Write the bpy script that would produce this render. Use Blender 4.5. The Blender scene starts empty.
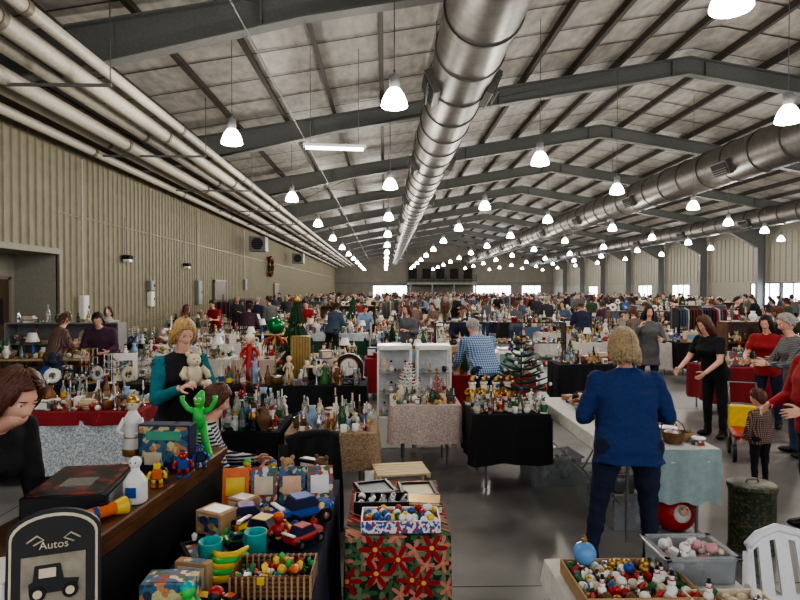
import bpy, bmesh, math, random
from math import sin,cos,pi,radians,exp
from mathutils import Vector, Matrix, Euler, noise
from mathutils.bvhtree import BVHTree
R=random.Random(7)
SC=bpy.context.scene
# ------------------------------------------------------------ materials
def lin(c):
    return tuple(((x/255.)/12.92 if x/255.<=.04045 else ((x/255.+.055)/1.055)**2.4) for x in c)
_mc={}
def M(name,col,rough=.55,metal=0.,amt=.12,scale=18.,bump=0.,emis=0.,kind='noise',col2=None,col3=None,col4=None,trans=0.,stretch=None,spec=.4):
    if name in _mc: return _mc[name]
    m=bpy.data.materials.new(name); m.use_nodes=True
    nt=m.node_tree; N=nt.nodes; L=nt.links
    b=N['Principled BSDF']; b.inputs['Roughness'].default_value=rough; b.inputs['Metallic'].default_value=metal
    b.inputs['Specular IOR Level'].default_value=spec
    tc=N.new('ShaderNodeTexCoord'); mp=N.new('ShaderNodeMapping'); L.new(tc.outputs['Object'],mp.inputs['Vector'])
    if stretch: mp.inputs['Scale'].default_value=stretch
    c1=lin(col)
    def rgb(c,f=1): return (min(1,c[0]*f),min(1,c[1]*f),min(1,c[2]*f),1)
    def math_(op,a,b_=None):
        n=N.new('ShaderNodeMath'); n.operation=op
        for i,x in enumerate((a,b_)):
            if x is None: continue
            if isinstance(x,(int,float)): n.inputs[i].default_value=x
            else: L.new(x,n.inputs[i])
        return n.outputs[0]
    fac=None
    if kind in ('noise','wood','concrete'):
        n=N.new('ShaderNodeTexNoise'); n.inputs['Scale'].default_value=scale; n.inputs['Detail'].default_value=5 if kind!='noise' else 3
        L.new(mp.outputs[0],n.inputs['Vector'])
        r=N.new('ShaderNodeValToRGB'); r.color_ramp.elements[0].position=.3; r.color_ramp.elements[1].position=.7
        r.color_ramp.elements[0].color=rgb(c1,1-amt); r.color_ramp.elements[1].color=rgb(lin(col2),1) if col2 else rgb(c1,1+amt)
        L.new(n.outputs['Fac'],r.inputs[0]); L.new(r.outputs[0],b.inputs['Base Color']); fac=n.outputs['Fac']
        if kind=='concrete':
            r2=N.new('ShaderNodeMapRange'); r2.inputs[3].default_value=rough-.15; r2.inputs[4].default_value=rough+.2
            L.new(n.outputs['Fac'],r2.inputs[0]); L.new(r2.outputs[0],b.inputs['Roughness'])
    elif kind=='stripe':
        w=N.new('ShaderNodeTexWave'); w.inputs['Scale'].default_value=scale; w.bands_direction='Z'; w.inputs['Distortion'].default_value=.4
        L.new(mp.outputs[0],w.inputs['Vector'])
        r=N.new('ShaderNodeValToRGB'); r.color_ramp.interpolation='CONSTANT'; r.color_ramp.elements[1].position=.5
        r.color_ramp.elements[0].color=rgb(c1); r.color_ramp.elements[1].color=rgb(lin(col2))
        L.new(w.outputs['Fac'],r.inputs[0]); L.new(r.outputs[0],b.inputs['Base Color']); fac=w.outputs['Fac']
    elif kind=='plaid':
        outs=[]
        for d in ('X','Z'):
            w=N.new('ShaderNodeTexWave'); w.inputs['Scale'].default_value=scale; w.bands_direction=d; w.inputs['Distortion'].default_value=.3
            L.new(mp.outputs[0],w.inputs['Vector']); outs.append(math_('GREATER_THAN',w.outputs['Fac'],.55))
        h=math_('MULTIPLY',math_('ADD',outs[0],outs[1]),.5)
        r=N.new('ShaderNodeValToRGB'); e=r.color_ramp.elements; e[0].color=rgb(c1); e[1].color=rgb(lin(col3 or col2))
        k=e.new(.5); k.color=rgb(lin(col2)); L.new(h,r.inputs[0]); L.new(r.outputs[0],b.inputs['Base Color'])
    elif kind=='cells':
        v=N.new('ShaderNodeTexVoronoi'); v.inputs['Scale'].default_value=scale; L.new(mp.outputs[0],v.inputs['Vector'])
        s=N.new('ShaderNodeSeparateColor'); L.new(v.outputs['Color'],s.inputs[0])
        r=N.new('ShaderNodeValToRGB'); r.color_ramp.interpolation='CONSTANT'; e=r.color_ramp.elements
        e[0].color=rgb(c1); e[1].position=.35; e[1].color=rgb(lin(col2))
        k=e.new(.6); k.color=rgb(lin(col3 or col)); k=e.new(.82); k.color=rgb(lin(col4 or col2))
        L.new(s.outputs[0],r.inputs[0])
        n=N.new('ShaderNodeTexNoise'); n.inputs['Scale'].default_value=scale*3; L.new(mp.outputs[0],n.inputs['Vector'])
        mx=N.new('ShaderNodeMix'); mx.data_type='RGBA'; mx.blend_type='OVERLAY'; mx.inputs[0].default_value=.5
        L.new(r.outputs[0],mx.inputs[6]); L.new(n.outputs['Fac'],mx.inputs[7]); L.new(mx.outputs[2],b.inputs['Base Color']); fac=v.outputs['Distance']
    elif kind=='floral':
        sx=N.new('ShaderNodeSeparateXYZ'); L.new(mp.outputs[0],sx.inputs[0]); cb=N.new('ShaderNodeCombineXYZ')
        L.new(math_('ADD',sx.outputs[0],math_('MULTIPLY',sx.outputs[1],1.)),cb.inputs[0]); L.new(math_('ADD',sx.outputs[2],math_('MULTIPLY',sx.outputs[1],.3)),cb.inputs[1])
        def flower(sc,rad,pet,off):
            ad=N.new('ShaderNodeVectorMath'); ad.operation='ADD'; L.new(cb.outputs[0],ad.inputs[0]); ad.inputs[1].default_value=(off,off*.7,0)
            v=N.new('ShaderNodeTexVoronoi'); v.voronoi_dimensions='2D'; v.inputs['Scale'].default_value=sc; v.inputs['Randomness'].default_value=.8; L.new(ad.outputs[0],v.inputs['Vector'])
            sb=N.new('ShaderNodeVectorMath'); sb.operation='SUBTRACT'; L.new(ad.outputs[0],sb.inputs[0]); L.new(v.outputs['Position'],sb.inputs[1])
            s=N.new('ShaderNodeSeparateXYZ'); L.new(sb.outputs[0],s.inputs[0]); an=math_('ARCTAN2',s.outputs[1],s.outputs[0])
            ln=N.new('ShaderNodeVectorMath'); ln.operation='LENGTH'; L.new(sb.outputs[0],ln.inputs[0])
            lim=math_('MULTIPLY',math_('ADD',math_('MULTIPLY',math_('COSINE',math_('MULTIPLY',an,pet)),.38),.62),rad)
            return math_('LESS_THAN',ln.outputs['Value'],lim),math_('LESS_THAN',ln.outputs['Value'],rad*.14)
        def mixc(f,a,b_):
            mx=N.new('ShaderNodeMix'); mx.data_type='RGBA'; L.new(f,mx.inputs[0])
            for i,x in ((6,a),(7,b_)):
                if isinstance(x,tuple): mx.inputs[i].default_value=x
                else: L.new(x,mx.inputs[i])
            return mx.outputs[2]
        l1,_=flower(11,.06,5.,3.3); l2,_=flower(9,.055,4.,1.7); f2,c2=flower(8.5,.055,5.,5.1); f1,cc=flower(6.2,.085,6.,0)
        c=mixc(l1,rgb(c1),rgb(lin((58,96,58)))); c=mixc(l2,c,rgb(lin((108,120,84)))); c=mixc(f2,c,rgb(lin((196,120,104)))); c=mixc(c2,c,rgb(lin((190,160,70)))); c=mixc(f1,c,rgb(lin(col2))); c=mixc(cc,c,rgb(lin((215,180,80))))
        L.new(c,b.inputs['Base Color'])
    if bump and fac:
        bp=N.new('ShaderNodeBump'); bp.inputs['Strength'].default_value=bump; bp.inputs['Distance'].default_value=.02
        L.new(fac,bp.inputs['Height']); L.new(bp.outputs[0],b.inputs['Normal'])
    if emis:
        b.inputs['Emission Color'].default_value=rgb(c1); b.inputs['Emission Strength'].default_value=emis
    if trans: b.inputs['Transmission Weight'].default_value=trans
    _mc[name]=m; return m
# ------------------------------------------------------------ mesh builder
class MB:
    def __init__(s): s.v=[];s.f=[];s.m=[];s.s=[];s.mats=[];s.T=Matrix()
    def mi(s,mat):
        if mat not in s.mats: s.mats.append(mat)
        return s.mats.index(mat)
    def add(s,vs,fs,mat,smooth=True):
        b=len(s.v); T=s.T; s.v.extend([T@Vector(p) for p in vs])
        i=s.mi(mat)
        for f in fs: s.f.append(tuple(b+k for k in f)); s.m.append(i); s.s.append(smooth)
    def box(s,c,sz,mat,bev=0.,rot=None):
        h=[x/2. for x in sz]; vs=[]; fs=[]
        if bev<=0:
            for i in range(8): vs.append(Vector((h[0]*(1 if i&1 else -1),h[1]*(1 if i&2 else -1),h[2]*(1 if i&4 else -1))))
            fs=[(0,2,3,1),(4,5,7,6),(0,1,5,4),(2,6,7,3),(0,4,6,2),(1,3,7,5)]
        else:
            bev=min(bev,min(h)*.9)
            for i in range(8):
                sg=[1 if i&1 else -1,1 if i&2 else -1,1 if i&4 else -1]
                for a in range(3):
                    vs.append(Vector([sg[k]*(h[k] if k==a else h[k]-bev) for k in range(3)]))
            for a in range(3):
                b_,c_=[(1,2),(2,0),(0,1)][a]
                for sg in (0,1):
                    ring=[]
                    for (u,w) in ((0,0),(1,0),(1,1),(0,1)):
                        i=(sg<<a)|(u<<b_)|(w<<c_); ring.append(i*3+a)
                    fs.append(tuple(ring if sg else ring[::-1]))
                for u in (0,1):
                    for w in (0,1):
                        i0=(u<<b_)|(w<<c_); i1=i0|(1<<a)
                        q=(i0*3+b_,i1*3+b_,i1*3+c_,i0*3+c_)
                        fs.append(q if (u^w) else q[::-1])
            for i in range(8): fs.append((i*3,i*3+1,i*3+2) if bin(i).count('1')%2 else (i*3+2,i*3+1,i*3))
        Mx=Matrix.Translation(c)
        if rot is not None: Mx=Mx@(rot.to_4x4() if not isinstance(rot,tuple) else Euler(rot).to_matrix().to_4x4())
        s.add([Mx@v for v in vs],fs,mat,False)
    def cyl(s,p0,p1,r0,r1,mat,seg=10,caps=True,smooth=True):
        p0=Vector(p0);p1=Vector(p1);d=p1-p0
        if d.length<1e-6: return
        q=d.to_track_quat('Z','Y'); vs=[]
        for p,r in ((p0,r0),(p1,r1)):
            for i in range(seg):
                a=2*pi*i/seg; vs.append(p+q@Vector((cos(a)*r,sin(a)*r,0)))
        s.add(vs,[(i,(i+1)%seg,seg+(i+1)%seg,seg+i) for i in range(seg)],mat,smooth)
        if caps: s.add(vs,[tuple(range(seg))[::-1],tuple(range(seg,2*seg))],mat,False)
    def lathe(s,prof,mat,seg=14,loc=(0,0,0),sx=1,sy=1):
        vs=[];fs=[];n=len(prof);l=Vector(loc)
        for (r,z) in prof:
            for i in range(seg):
                a=2*pi*i/seg; vs.append(l+Vector((cos(a)*r*sx,sin(a)*r*sy,z)))
        for k in range(n-1):
            for i in range(seg):
                j=(i+1)%seg; fs.append((k*seg+i,k*seg+j,(k+1)*seg+j,(k+1)*seg+i))
        s.add(vs,fs,mat,True)
    def sph(s,c,r,mat,seg=10,rings=7,rot=None):
        if not hasattr(r,'__len__'): r=(r,r,r)
        c=Vector(c);vs=[];fs=[]
        Rm=Euler(rot).to_matrix() if rot else None
        def P(v): v=Vector((v[0]*r[0],v[1]*r[1],v[2]*r[2])); return c+(Rm@v if Rm else v)
        vs.append(P((0,0,-1)))
        for k in range(1,rings):
            t=-pi/2+pi*k/rings
            for i in range(seg):
                a=2*pi*i/seg; vs.append(P((cos(a)*cos(t),sin(a)*cos(t),sin(t))))
        vs.append(P((0,0,1))); e=len(vs)-1
        for i in range(seg):
            j=(i+1)%seg
            fs.append((0,1+j,1+i)); fs.append((e,1+(rings-2)*seg+i,1+(rings-2)*seg+j))
            for k in range(rings-2): fs.append((1+k*seg+i,1+k*seg+j,1+(k+1)*seg+j,1+(k+1)*seg+i))
        s.add(vs,fs,mat,True)
    def tube(s,pts,r,mat,seg=6,caps=True):
        pts=[Vector(p) for p in pts]; n=len(pts)
        if not hasattr(r,'__len__'): r=[r]*n
        vs=[]
        up=Vector((0,0,1))
        q0=None
        for k,p in enumerate(pts):
            d=(pts[min(k+1,n-1)]-pts[max(k-1,0)])
            if d.length<1e-7: d=up
            if q0 is None: q=d.to_track_quat('Z','Y')
            else:
                z=q0@Vector((0,0,1)); q=z.rotation_difference(d.normalized())@q0
            q0=q
            for i in range(seg):
                a=2*pi*i/seg; vs.append(p+q@Vector((cos(a)*r[k],sin(a)*r[k],0)))
        fs=[(k*seg+i,k*seg+(i+1)%seg,(k+1)*seg+(i+1)%seg,(k+1)*seg+i) for k in range(n-1) for i in range(seg)]
        if caps: fs+= [tuple(range(seg))[::-1],tuple(range((n-1)*seg,n*seg))]
        s.add(vs,fs,mat,True)
    def caps(s,p0,p1,r0,r1,mat,seg=14):
        s.cyl(p0,p1,r0,r1,mat,seg); s.sph(p0,r0,mat,seg,10); s.sph(p1,r1,mat,seg,10)
    def poly(s,pts,y0,y1,mat,axis='Y'):
        n=len(pts)
        f=(lambda a,b,t:(a,t,b)) if axis=='Y' else ((lambda a,b,t:(t,a,b)) if axis=='X' else (lambda a,b,t:(a,b,t)))
        vs=[f(a,b,y0) for a,b in pts]+[f(a,b,y1) for a,b in pts]
        s.add(vs,[tuple(range(n))[::-1],tuple(range(n,2*n))]+[(i,(i+1)%n,n+(i+1)%n,n+i) for i in range(n)],mat,False)
    def mesh(s,name,org=None):
        o=Vector(org) if org is not None else Vector((0,0,0))
        me=bpy.data.meshes.new(name); me.from_pydata([v-o for v in s.v],[],s.f)
        for m in s.mats: me.materials.append(m)
        me.polygons.foreach_set('material_index',s.m); me.polygons.foreach_set('use_smooth',s.s)
        me.update(); return me
    def build(s,name,org=None,parent=None,rot=0,loc=None):
        me=s.mesh(name,org); ob=bpy.data.objects.new(name,me)
        ob.location=loc if loc is not None else (org if org is not None else (0,0,0)); ob.rotation_euler=(0,0,rot)
        SC.collection.objects.link(ob)
        if parent: ob.parent=parent
        return ob
def put(mb,loc,rz,s,fn,*a):
    o=mb.T; mb.T=o@Matrix.Translation(loc)@Matrix.Rotation(rz,4,'Z')@Matrix.Scale(s,4); fn(mb,*a); mb.T=o
def inst(name,me,loc,rz=0,s=1):
    ob=bpy.data.objects.new(name,me); ob.location=loc; ob.rotation_euler=(0,0,rz); ob.scale=(s,s,s); SC.collection.objects.link(ob); return ob
# ------------------------------------------------------------ palette
RED=M('red_paint',(164,34,32),.35); DRED=M('crimson_cloth',(110,24,28),.8); GREEN=M('green_paint',(44,98,54),.4); DGREEN=M('pine_green',(24,58,36),.8)
WHITE=M('white_ceramic',(226,224,218),.3,amt=.05); CREAM=M('cream_ceramic',(210,196,168),.5); GOLD=M('gold_leaf',(186,146,78),.3,.8); SILVER=M('silver_metal',(180,180,184),.25,.9)
BLUE=M('blue_paint',(40,78,150),.35); LBLUE=M('light_blue_paint',(130,162,190),.4); NAVY=M('navy_plastic',(26,34,66),.5); TEAL=M('teal_plastic',(30,160,158),.3); YEL=M('yellow_plastic',(222,188,54),.35)
ORG=M('orange_plastic',(216,104,38),.35); PINK=M('pink_plastic',(204,146,152),.5); PURP=M('purple_plastic',(92,52,124),.4); BROWN=M('brown_wood',(100,68,42),.5,kind='wood',scale=9,amt=.3,stretch=(1,1,8))
TAN=M('tan_cardboard',(168,136,100),.8); BLACK=M('black_plastic',(18,18,20),.4); GREY=M('grey_plastic',(124,126,128),.5); SKINP=M('doll_skin',(225,178,148),.5)
DWOOD=M('dark_walnut',(92,60,38),.35,kind='wood',scale=7,amt=.35,stretch=(6,1,1)); LWOOD=M('light_pine',(204,180,138),.5,kind='wood',scale=8,amt=.2,stretch=(1,6,1))
GLASS=M('clear_glass',(225,232,232),.06,trans=.8,amt=.02); GLASS2=M('amber_glass',(150,100,50),.1,trans=.5); GLASS3=M('green_glass',(60,110,80),.1,trans=.5); LIME=M('lime_green_rubber',(60,190,80),.4); STEEL=M('steel_leg',(120,120,122),.4,.6)
PIC=M('printed_card',(160,70,60),.5,kind='cells',scale=40,col2=(76,104,140),col3=(215,204,178),col4=(70,104,70))
PIC2=M('printed_card_blue',(56,98,124),.5,kind='cells',scale=34,col2=(186,180,130),col3=(44,58,80),col4=(180,124,84))
COLS=[RED,DRED,GREEN,DGREEN,WHITE,WHITE,WHITE,WHITE,WHITE,CREAM,CREAM,GOLD,GOLD,SILVER,SILVER,BLUE,LBLUE,NAVY,YEL,PINK,BROWN,BROWN,BROWN,TAN,TAN,BLACK,BLACK,GREY,CREAM,GLASS,GLASS2]
TOYC=[RED,YEL,BLUE,GREEN,PURP,ORG,PINK,TEAL,LIME,WHITE,BLACK,RED,YEL,BLUE]
XM=[RED,GREEN,GOLD,SILVER,WHITE,WHITE,BLUE,GOLD]
# ------------------------------------------------------------ items (base at z=0)
def i_ball(mb,r):
    q=r.uniform(.03,.05); mb.sph((0,0,q),q,r.choice(XM),10,7); mb.cyl((0,0,q*1.95),(0,0,q*2.25),.009,.009,GOLD,6)
def i_bottle(mb,r):
    h=r.uniform(.8,1.3); c=r.choice([GLASS]*4+[GLASS2,GLASS3,WHITE,CREAM,BLACK])
    mb.lathe([(0,0),(.036,0),(.038,.02*h),(.038,.13*h),(.014,.18*h),(.013,.235*h),(.017,.24*h),(0,.245*h)],c,12); mb.lathe([(.0385,.04*h),(.0385,.1*h)],r.choice(COLS),12)
def i_vase(mb,r):
    h=r.uniform(.7,1.4); mb.lathe([(0,0),(.04,0),(.03,.01),(.07,.09*h),(.065,.14*h),(.03,.19*h),(.045,.23*h),(.038,.23*h),(.025,.19*h)],r.choice([WHITE,CREAM,GLASS,GLASS,GLASS2,GLASS3,SILVER,BROWN,LBLUE]),14)
def i_mug(mb,r):
    c=r.choice(COLS); mb.lathe([(0,0),(.038,0),(.042,.01),(.042,.095),(.038,.095),(.036,.012),(0,.012)],c,14)
    mb.tube([(.04+.03*sin(t*pi/6),0,.05-.032*cos(t*pi/6)) for t in range(7)],.006,c,6)
def i_santa(mb,r,c=None):
    c=c or r.choice([RED,RED,DRED,GOLD,WHITE,GREEN])
    mb.lathe([(0,0),(.055,0),(.058,.02),(.045,.09),(.032,.14),(0,.15)],c,12); mb.lathe([(.06,0),(.064,.012),(.06,.024)],WHITE,12)
    mb.sph((0,0,.165),.03,SKINP); mb.sph((0,-.016,.145),(.028,.018,.035),WHITE); mb.lathe([(.034,.178),(.036,.188),(.033,.197)],WHITE,12)
    mb.tube([(0,0,.19),(0,0,.225),(.022,0,.25),(.04,0,.24)],[.03,.018,.009,.004],c,8); mb.sph((.042,0,.235),.011,WHITE,8,6)
    for sx in (-1,1): mb.tube([(sx*.03,0,.135),(sx*.06,-.015,.105),(sx*.045,-.045,.09)],[.014,.014,.011],c,8); mb.sph((sx*.045,-.05,.088),.011,BLACK,8,6)
def i_snow(mb,r):
    mb.sph((0,0,.045),.048,WHITE);mb.sph((0,0,.11),.035,WHITE);mb.sph((0,0,.16),.026,WHITE); mb.tube([(0,-.024,.16),(0,-.05,.157)],[.006,.001],ORG,6)
    mb.lathe([(0,.178),(.034,.178),(.034,.184),(.02,.184),(.02,.215),(0,.215)],BLACK,10); mb.lathe([(.03,.13),(.036,.136),(.03,.142)],RED,10)
def i_tree(mb,r,h=None,c=DGREEN,balls=14):
    h=h or r.uniform(.25,.5); mb.cyl((0,0,0),(0,0,h*.2),h*.05,h*.04,BROWN,8); n=7
    for k in range(n):
        z0=h*(.12+.118*k); rr=h*(.30-.038*k); z1=z0+h*.2; seg=26; vs=[];fs=[]
        for i in range(seg):
            a=2*pi*i/seg+k; q=rr*((1.1 if i%2 else .8)+r.uniform(-.08,.08)); vs.append((cos(a)*q,sin(a)*q,z0-(.03*h if i%2 else 0)))
        vs.append((0,0,z1)); vs.append((0,0,z0+h*.04))
        for i in range(seg): fs+=[(i,(i+1)%seg,seg),((i+1)%seg,i,seg+1)]
        mb.add(vs,fs,c,False)
    for k in range(balls):
        t=r.random(); a=r.uniform(0,2*pi); q=h*.27*(1-t)+.01; mb.sph((cos(a)*q,sin(a)*q,h*(.16+.72*t)),h*.026,r.choice(XM),6,5)
    mb.sph((0,0,h),h*.035,GOLD,6,5)
def i_twig(mb,r,h=.5,c=DGREEN,balls=True):
    mb.lathe([(0,0),(h*.13,0),(h*.1,h*.06),(0,h*.07)],r.choice([WHITE,BROWN,RED]),10); mb.cyl((0,0,0),(0,0,h),h*.014,h*.008,c,6)
    for k in range(9):
        z=h*(.18+.085*k); L=h*(.38-.038*k)
        for i in range(7):
            a=2*pi*i/7+k*.6; e=Vector((cos(a)*L,sin(a)*L,z+L*.25)); mb.tube([(0,0,z),(e.x*.5,e.y*.5,z+L*.06),e],[h*.014,h*.016,h*.006],c,5,False)
            if balls and r.random()<.5: mb.sph((e.x,e.y,e.z-h*.03),h*.024,r.choice(XM),6,5)
def i_box(mb,r):
    w,d,h=r.uniform(.08,.26),r.uniform(.06,.2),r.uniform(.03,.2); mb.box((0,0,h/2),(w,d,h),r.choice([WHITE,WHITE,CREAM,TAN,TAN,PIC,PIC2,BLACK,LBLUE,GREY,BROWN,NAVY]),.004)
    mb.box((0,-d/2-.001,h/2),(w*.8,.003,h*.7),r.choice([PIC,PIC2,CREAM,WHITE])); mb.box((0,0,h+.001),(w*.7,d*.7,.003),r.choice([PIC,PIC2,WHITE]))
def i_bigbox(mb,r):
    w,d,h=r.uniform(.2,.34),r.uniform(.16,.24),r.uniform(.22,.42); c=r.choice([WHITE,WHITE,TAN,CREAM,GREY,BROWN]); mb.box((0,0,h/2),(w,d,h),c,.006)
    mb.box((0,-d/2-.001,h*.55),(w*.75,.003,h*.5),r.choice([PIC,PIC2,LBLUE,CREAM])); mb.box((0,0,h+.004),(w*1.03,d*1.03,.012),c,.003); put(mb,(0,0,h+.01),0,.7,r.choice([i_heap,i_vase,i_snow,i_candle]),r)
def i_frame(mb,r):
    w,h=r.uniform(.14,.3),r.uniform(.14,.34); c=r.choice([BROWN,GOLD,BLACK,WHITE,DWOOD]); o=mb.T; mb.T=o@Matrix.Rotation(-.2,4,'X')
    for sx in (-1,1): mb.box((sx*w/2,0,h/2),(.022,.02,h),c,.003)
    for z in (.011,h-.011): mb.box((0,0,z),(w,.02,.022),c,.003)
    mb.box((0,.003,h/2),(w-.01,.006,h-.02),r.choice([PIC,PIC2,CREAM,GREY,LBLUE]))
    mb.T=o; mb.cyl((0,h*.33,0),(0,h*.18,h*.8),.006,.006,c,6)
def i_lamp(mb,r):
    mb.lathe([(0,0),(.06,0),(.06,.015),(.02,.03),(.045,.1),(.02,.17),(.008,.2),(.008,.3)],r.choice([GOLD,WHITE,BROWN,BLUE,SILVER]),12); mb.lathe([(.12,.24),(.07,.4)],r.choice([CREAM,WHITE,CREAM]),16)
def i_plate(mb,r):
    o=mb.T; mb.T=o@Matrix.Translation((0,0,.1))@Matrix.Rotation(1.35,4,'X'); mb.lathe([(0,0),(.06,0),(.1,.015),(.102,.02),(.06,.007),(0,.006)],r.choice([WHITE,BLUE,CREAM,WHITE]),18)
    mb.lathe([(.0,.009),(.045,.009)],r.choice([PIC,PIC2]),12); mb.T=o; mb.tube([(-.04,-.05,.01),(-.04,.03,0),(-.03,.03,.09)],.004,GOLD,5); mb.tube([(.04,-.05,.01),(.04,.03,0),(.03,.03,.09)],.004,GOLD,5)
def i_teddy(mb,r,c=None):
    c=c or r.choice([BROWN,TAN,CREAM,GREY,WHITE]); mb.sph((0,0,.08),(.06,.05,.075),c); mb.sph((0,-.005,.18),.048,c); mb.sph((0,-.045,.17),.02,CREAM,8,6); mb.sph((0,-.064,.175),.006,BLACK,6,5)
    for s in (-1,1):
        mb.sph((s*.038,0,.222),(.018,.01,.018),c,8,6); mb.sph((s*.016,-.046,.193),.005,BLACK,6,5)
        mb.tube([(s*.05,0,.13),(s*.085,-.02,.09),(s*.08,-.05,.07)],[.022,.021,.02],c,8); mb.tube([(s*.035,-.01,.03),(s*.05,-.08,.025),(s*.055,-.11,.035)],[.028,.024,.026],c,8)
def i_car(mb,r,c=None):
    c=c or r.choice([RED,BLUE,YEL,GREEN,ORG,BLACK]); mb.box((0,0,.035),(.17,.075,.03),c,.01); mb.box((.07,0,.04),(.05,.06,.025),c,.01)
    mb.poly([(-.05,.05),(.045,.05),(.025,.078),(-.035,.078)],-.03,.03,NAVY); mb.box((-.004,0,.079),(.056,.056,.004),c,.001); mb.box((-.08,0,.062),(.015,.07,.006),WHITE,.001)
    for sx in (-.052,.052):
        for sy in (-.04,.04): mb.cyl((sx,sy-.009,.022),(sx,sy+.009,.022),.022,.022,BLACK,12); mb.cyl((sx,sy-.0105,.022),(sx,sy+.0105,.022),.01,.01,SILVER,8)
def i_basket(mb,r):
    c=r.choice([TAN,BROWN]); n=7
    for k in range(n): z=.008+k*.016; q=.08+.005*k; mb.lathe([(q,z-.008),(q+.007,z),(q,z+.008)],c,16)
    mb.lathe([(0,.005),(.08,.005)],c,16); mb.tube([(.11*cos(t*pi/8),0,.11+.12*sin(t*pi/8)) for t in range(9)],.006,c,6)
    for k in range(6): a=k*1.05; mb.sph((.05*cos(a),.05*sin(a),.09),.034,r.choice(COLS),8,6)
def i_candle(mb,r):
    h=r.uniform(.12,.3); mb.lathe([(0,0),(.04,0),(.035,.012),(.01,.03),(.014,h*.5),(.008,h*.8),(.022,h),(0,h)],r.choice([GOLD,SILVER,GLASS,BROWN]),12); mb.cyl((0,0,h),(0,0,h+.1),.01,.009,r.choice([WHITE,RED,CREAM,CREAM]),8)
def i_books(mb,r):
    z=0
    for k in range(r.randint(2,6)):
        t=r.uniform(.015,.035); w=r.uniform(.14,.2); a=r.uniform(-.3,.3); c=r.choice(COLS+[PIC])
        mb.box((0,0,z+t/2),(w,w*.72,t*.82),CREAM,0,(0,0,a)); mb.box((0,0,z+t-.002),(w+.008,w*.72+.008,.004),c,0,(0,0,a)); mb.box((0,0,z+.002),(w+.008,w*.72+.008,.004),c,0,(0,0,a)); z+=t
def i_tin(mb,r):
    q=r.uniform(.05,.1);h=r.uniform(.05,.13);c=r.choice([PIC,PIC2,WHITE,RED,SILVER,GOLD,CREAM,DGREEN]); mb.lathe([(0,0),(q,0),(q,h*.8)],c,18); mb.lathe([(q,h*.8),(q+.005,h*.8),(q+.005,h),(q-.003,h+.004),(0,h+.006)],r.choice([PIC,WHITE,GOLD,SILVER,PIC2]),18)
def i_clock(mb,r):
    c=r.choice([DWOOD,BROWN,BLACK]); pts=[(-.13,0),(.13,0),(.13,.12)]+[(.13*cos(t*pi/10),.12+.12*sin(t*pi/10)) for t in range(1,10)]+[(-.13,.12)]
    mb.poly(pts,-.04,.04,c); mb.cyl((0,-.041,.12),(0,-.047,.12),.085,.085,GOLD,20); mb.cyl((0,-.047,.12),(0,-.05,.12),.075,.075,WHITE,20)
    mb.box((0,-.052,.145),(.006,.003,.05),BLACK); mb.box((.018,-.052,.12),(.036,.003,.006),BLACK); mb.box((0,0,.01),(.3,.1,.02),c,.004)
def i_nut(mb,r):
    c=r.choice([RED,BLUE,GREEN,GOLD]); mb.box((0,0,.01),(.08,.07,.02),BLACK,.003)
    for s in (-1,1): mb.cyl((s*.018,0,.02),(s*.018,0,.12),.014,.016,r.choice([WHITE,NAVY]),8); mb.tube([(s*.042,0,.2),(s*.052,0,.16),(s*.048,-.01,.12)],.012,c,8)
    mb.lathe([(0,.12),(.036,.12),(.03,.15),(.04,.21),(0,.22)],c,12); mb.lathe([(.033,.15),(.036,.155),(.033,.16)],GOLD,12); mb.sph((0,0,.24),(.026,.026,.03),SKINP); mb.sph((0,-.018,.226),(.02,.014,.024),WHITE,8,6)
    mb.lathe([(.03,.26),(.032,.32),(.0,.325)],BLACK,12); mb.sph((0,-.028,.29),.008,GOLD,6,5)
def i_tray(mb,r,w=.4,d=.28,c=None,cols=None):
    c=c or r.choice([TAN,WHITE,BROWN]); mb.box((0,0,.004),(w,d,.008),c)
    for s in (-1,1): mb.box((s*w/2,0,.03),(.008,d,.06),c); mb.box((0,s*d/2,.03),(w,.008,.06),c)
    n=int(w/.05);m=int(d/.05)
    for i in range(n):
        for j in range(m):
            q=(-w/2+.035+i*(w-.06)/max(1,n-1)+r.uniform(-.006,.006),-d/2+.035+j*(d-.06)/max(1,m-1),.03+r.uniform(0,.02)); k=r.random(); cc=r.choice(cols or COLS)
            if k<.7: mb.sph(q,.024,cc,8,6)
            elif k<.85: mb.box(q,(.03,.04,.03),cc,.004,(r.random(),r.random(),r.random()))
            else: mb.cyl(q,(q[0]+.02,q[1],q[2]+.03),.014,.01,cc,8)
def i_bag(mb,r):
    c=r.choice([RED,PIC,WHITE,WHITE,PIC2]); mb.poly([(-.08,0),(.08,0),(.085,.22),(-.085,.22)],-.04,.04,c); mb.tube([(-.04,-.03,.22),(-.03,-.03,.28),(.03,-.03,.28),(.04,-.03,.22)],.003,WHITE,5)
    mb.add([(-.07,0,.215),(-.05,.02,.27),(0,-.01,.23),(.04,.02,.28),(.07,0,.215)],[(0,1,2),(2,3,4)],WHITE)
def i_doll(mb,r,c=None):
    c=c or r.choice([RED,WHITE,CREAM,WHITE,GREEN,LBLUE]); mb.lathe([(0,0),(.09,0),(.095,.01),(.06,.12),(.028,.2),(.035,.26),(.02,.29),(0,.295)],c,14); mb.sph((0,0,.325),(.034,.034,.04),SKINP); mb.sph((0,.01,.34),(.042,.038,.042),r.choice([CREAM,BROWN,BLACK,WHITE]),10,7)
    for s in (-1,1): mb.tube([(s*.03,0,.265),(s*.07,-.01,.21),(s*.06,-.05,.18)],[.014,.013,.01],c,8); mb.sph((s*.058,-.055,.177),.011,SKINP,6,5)
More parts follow.
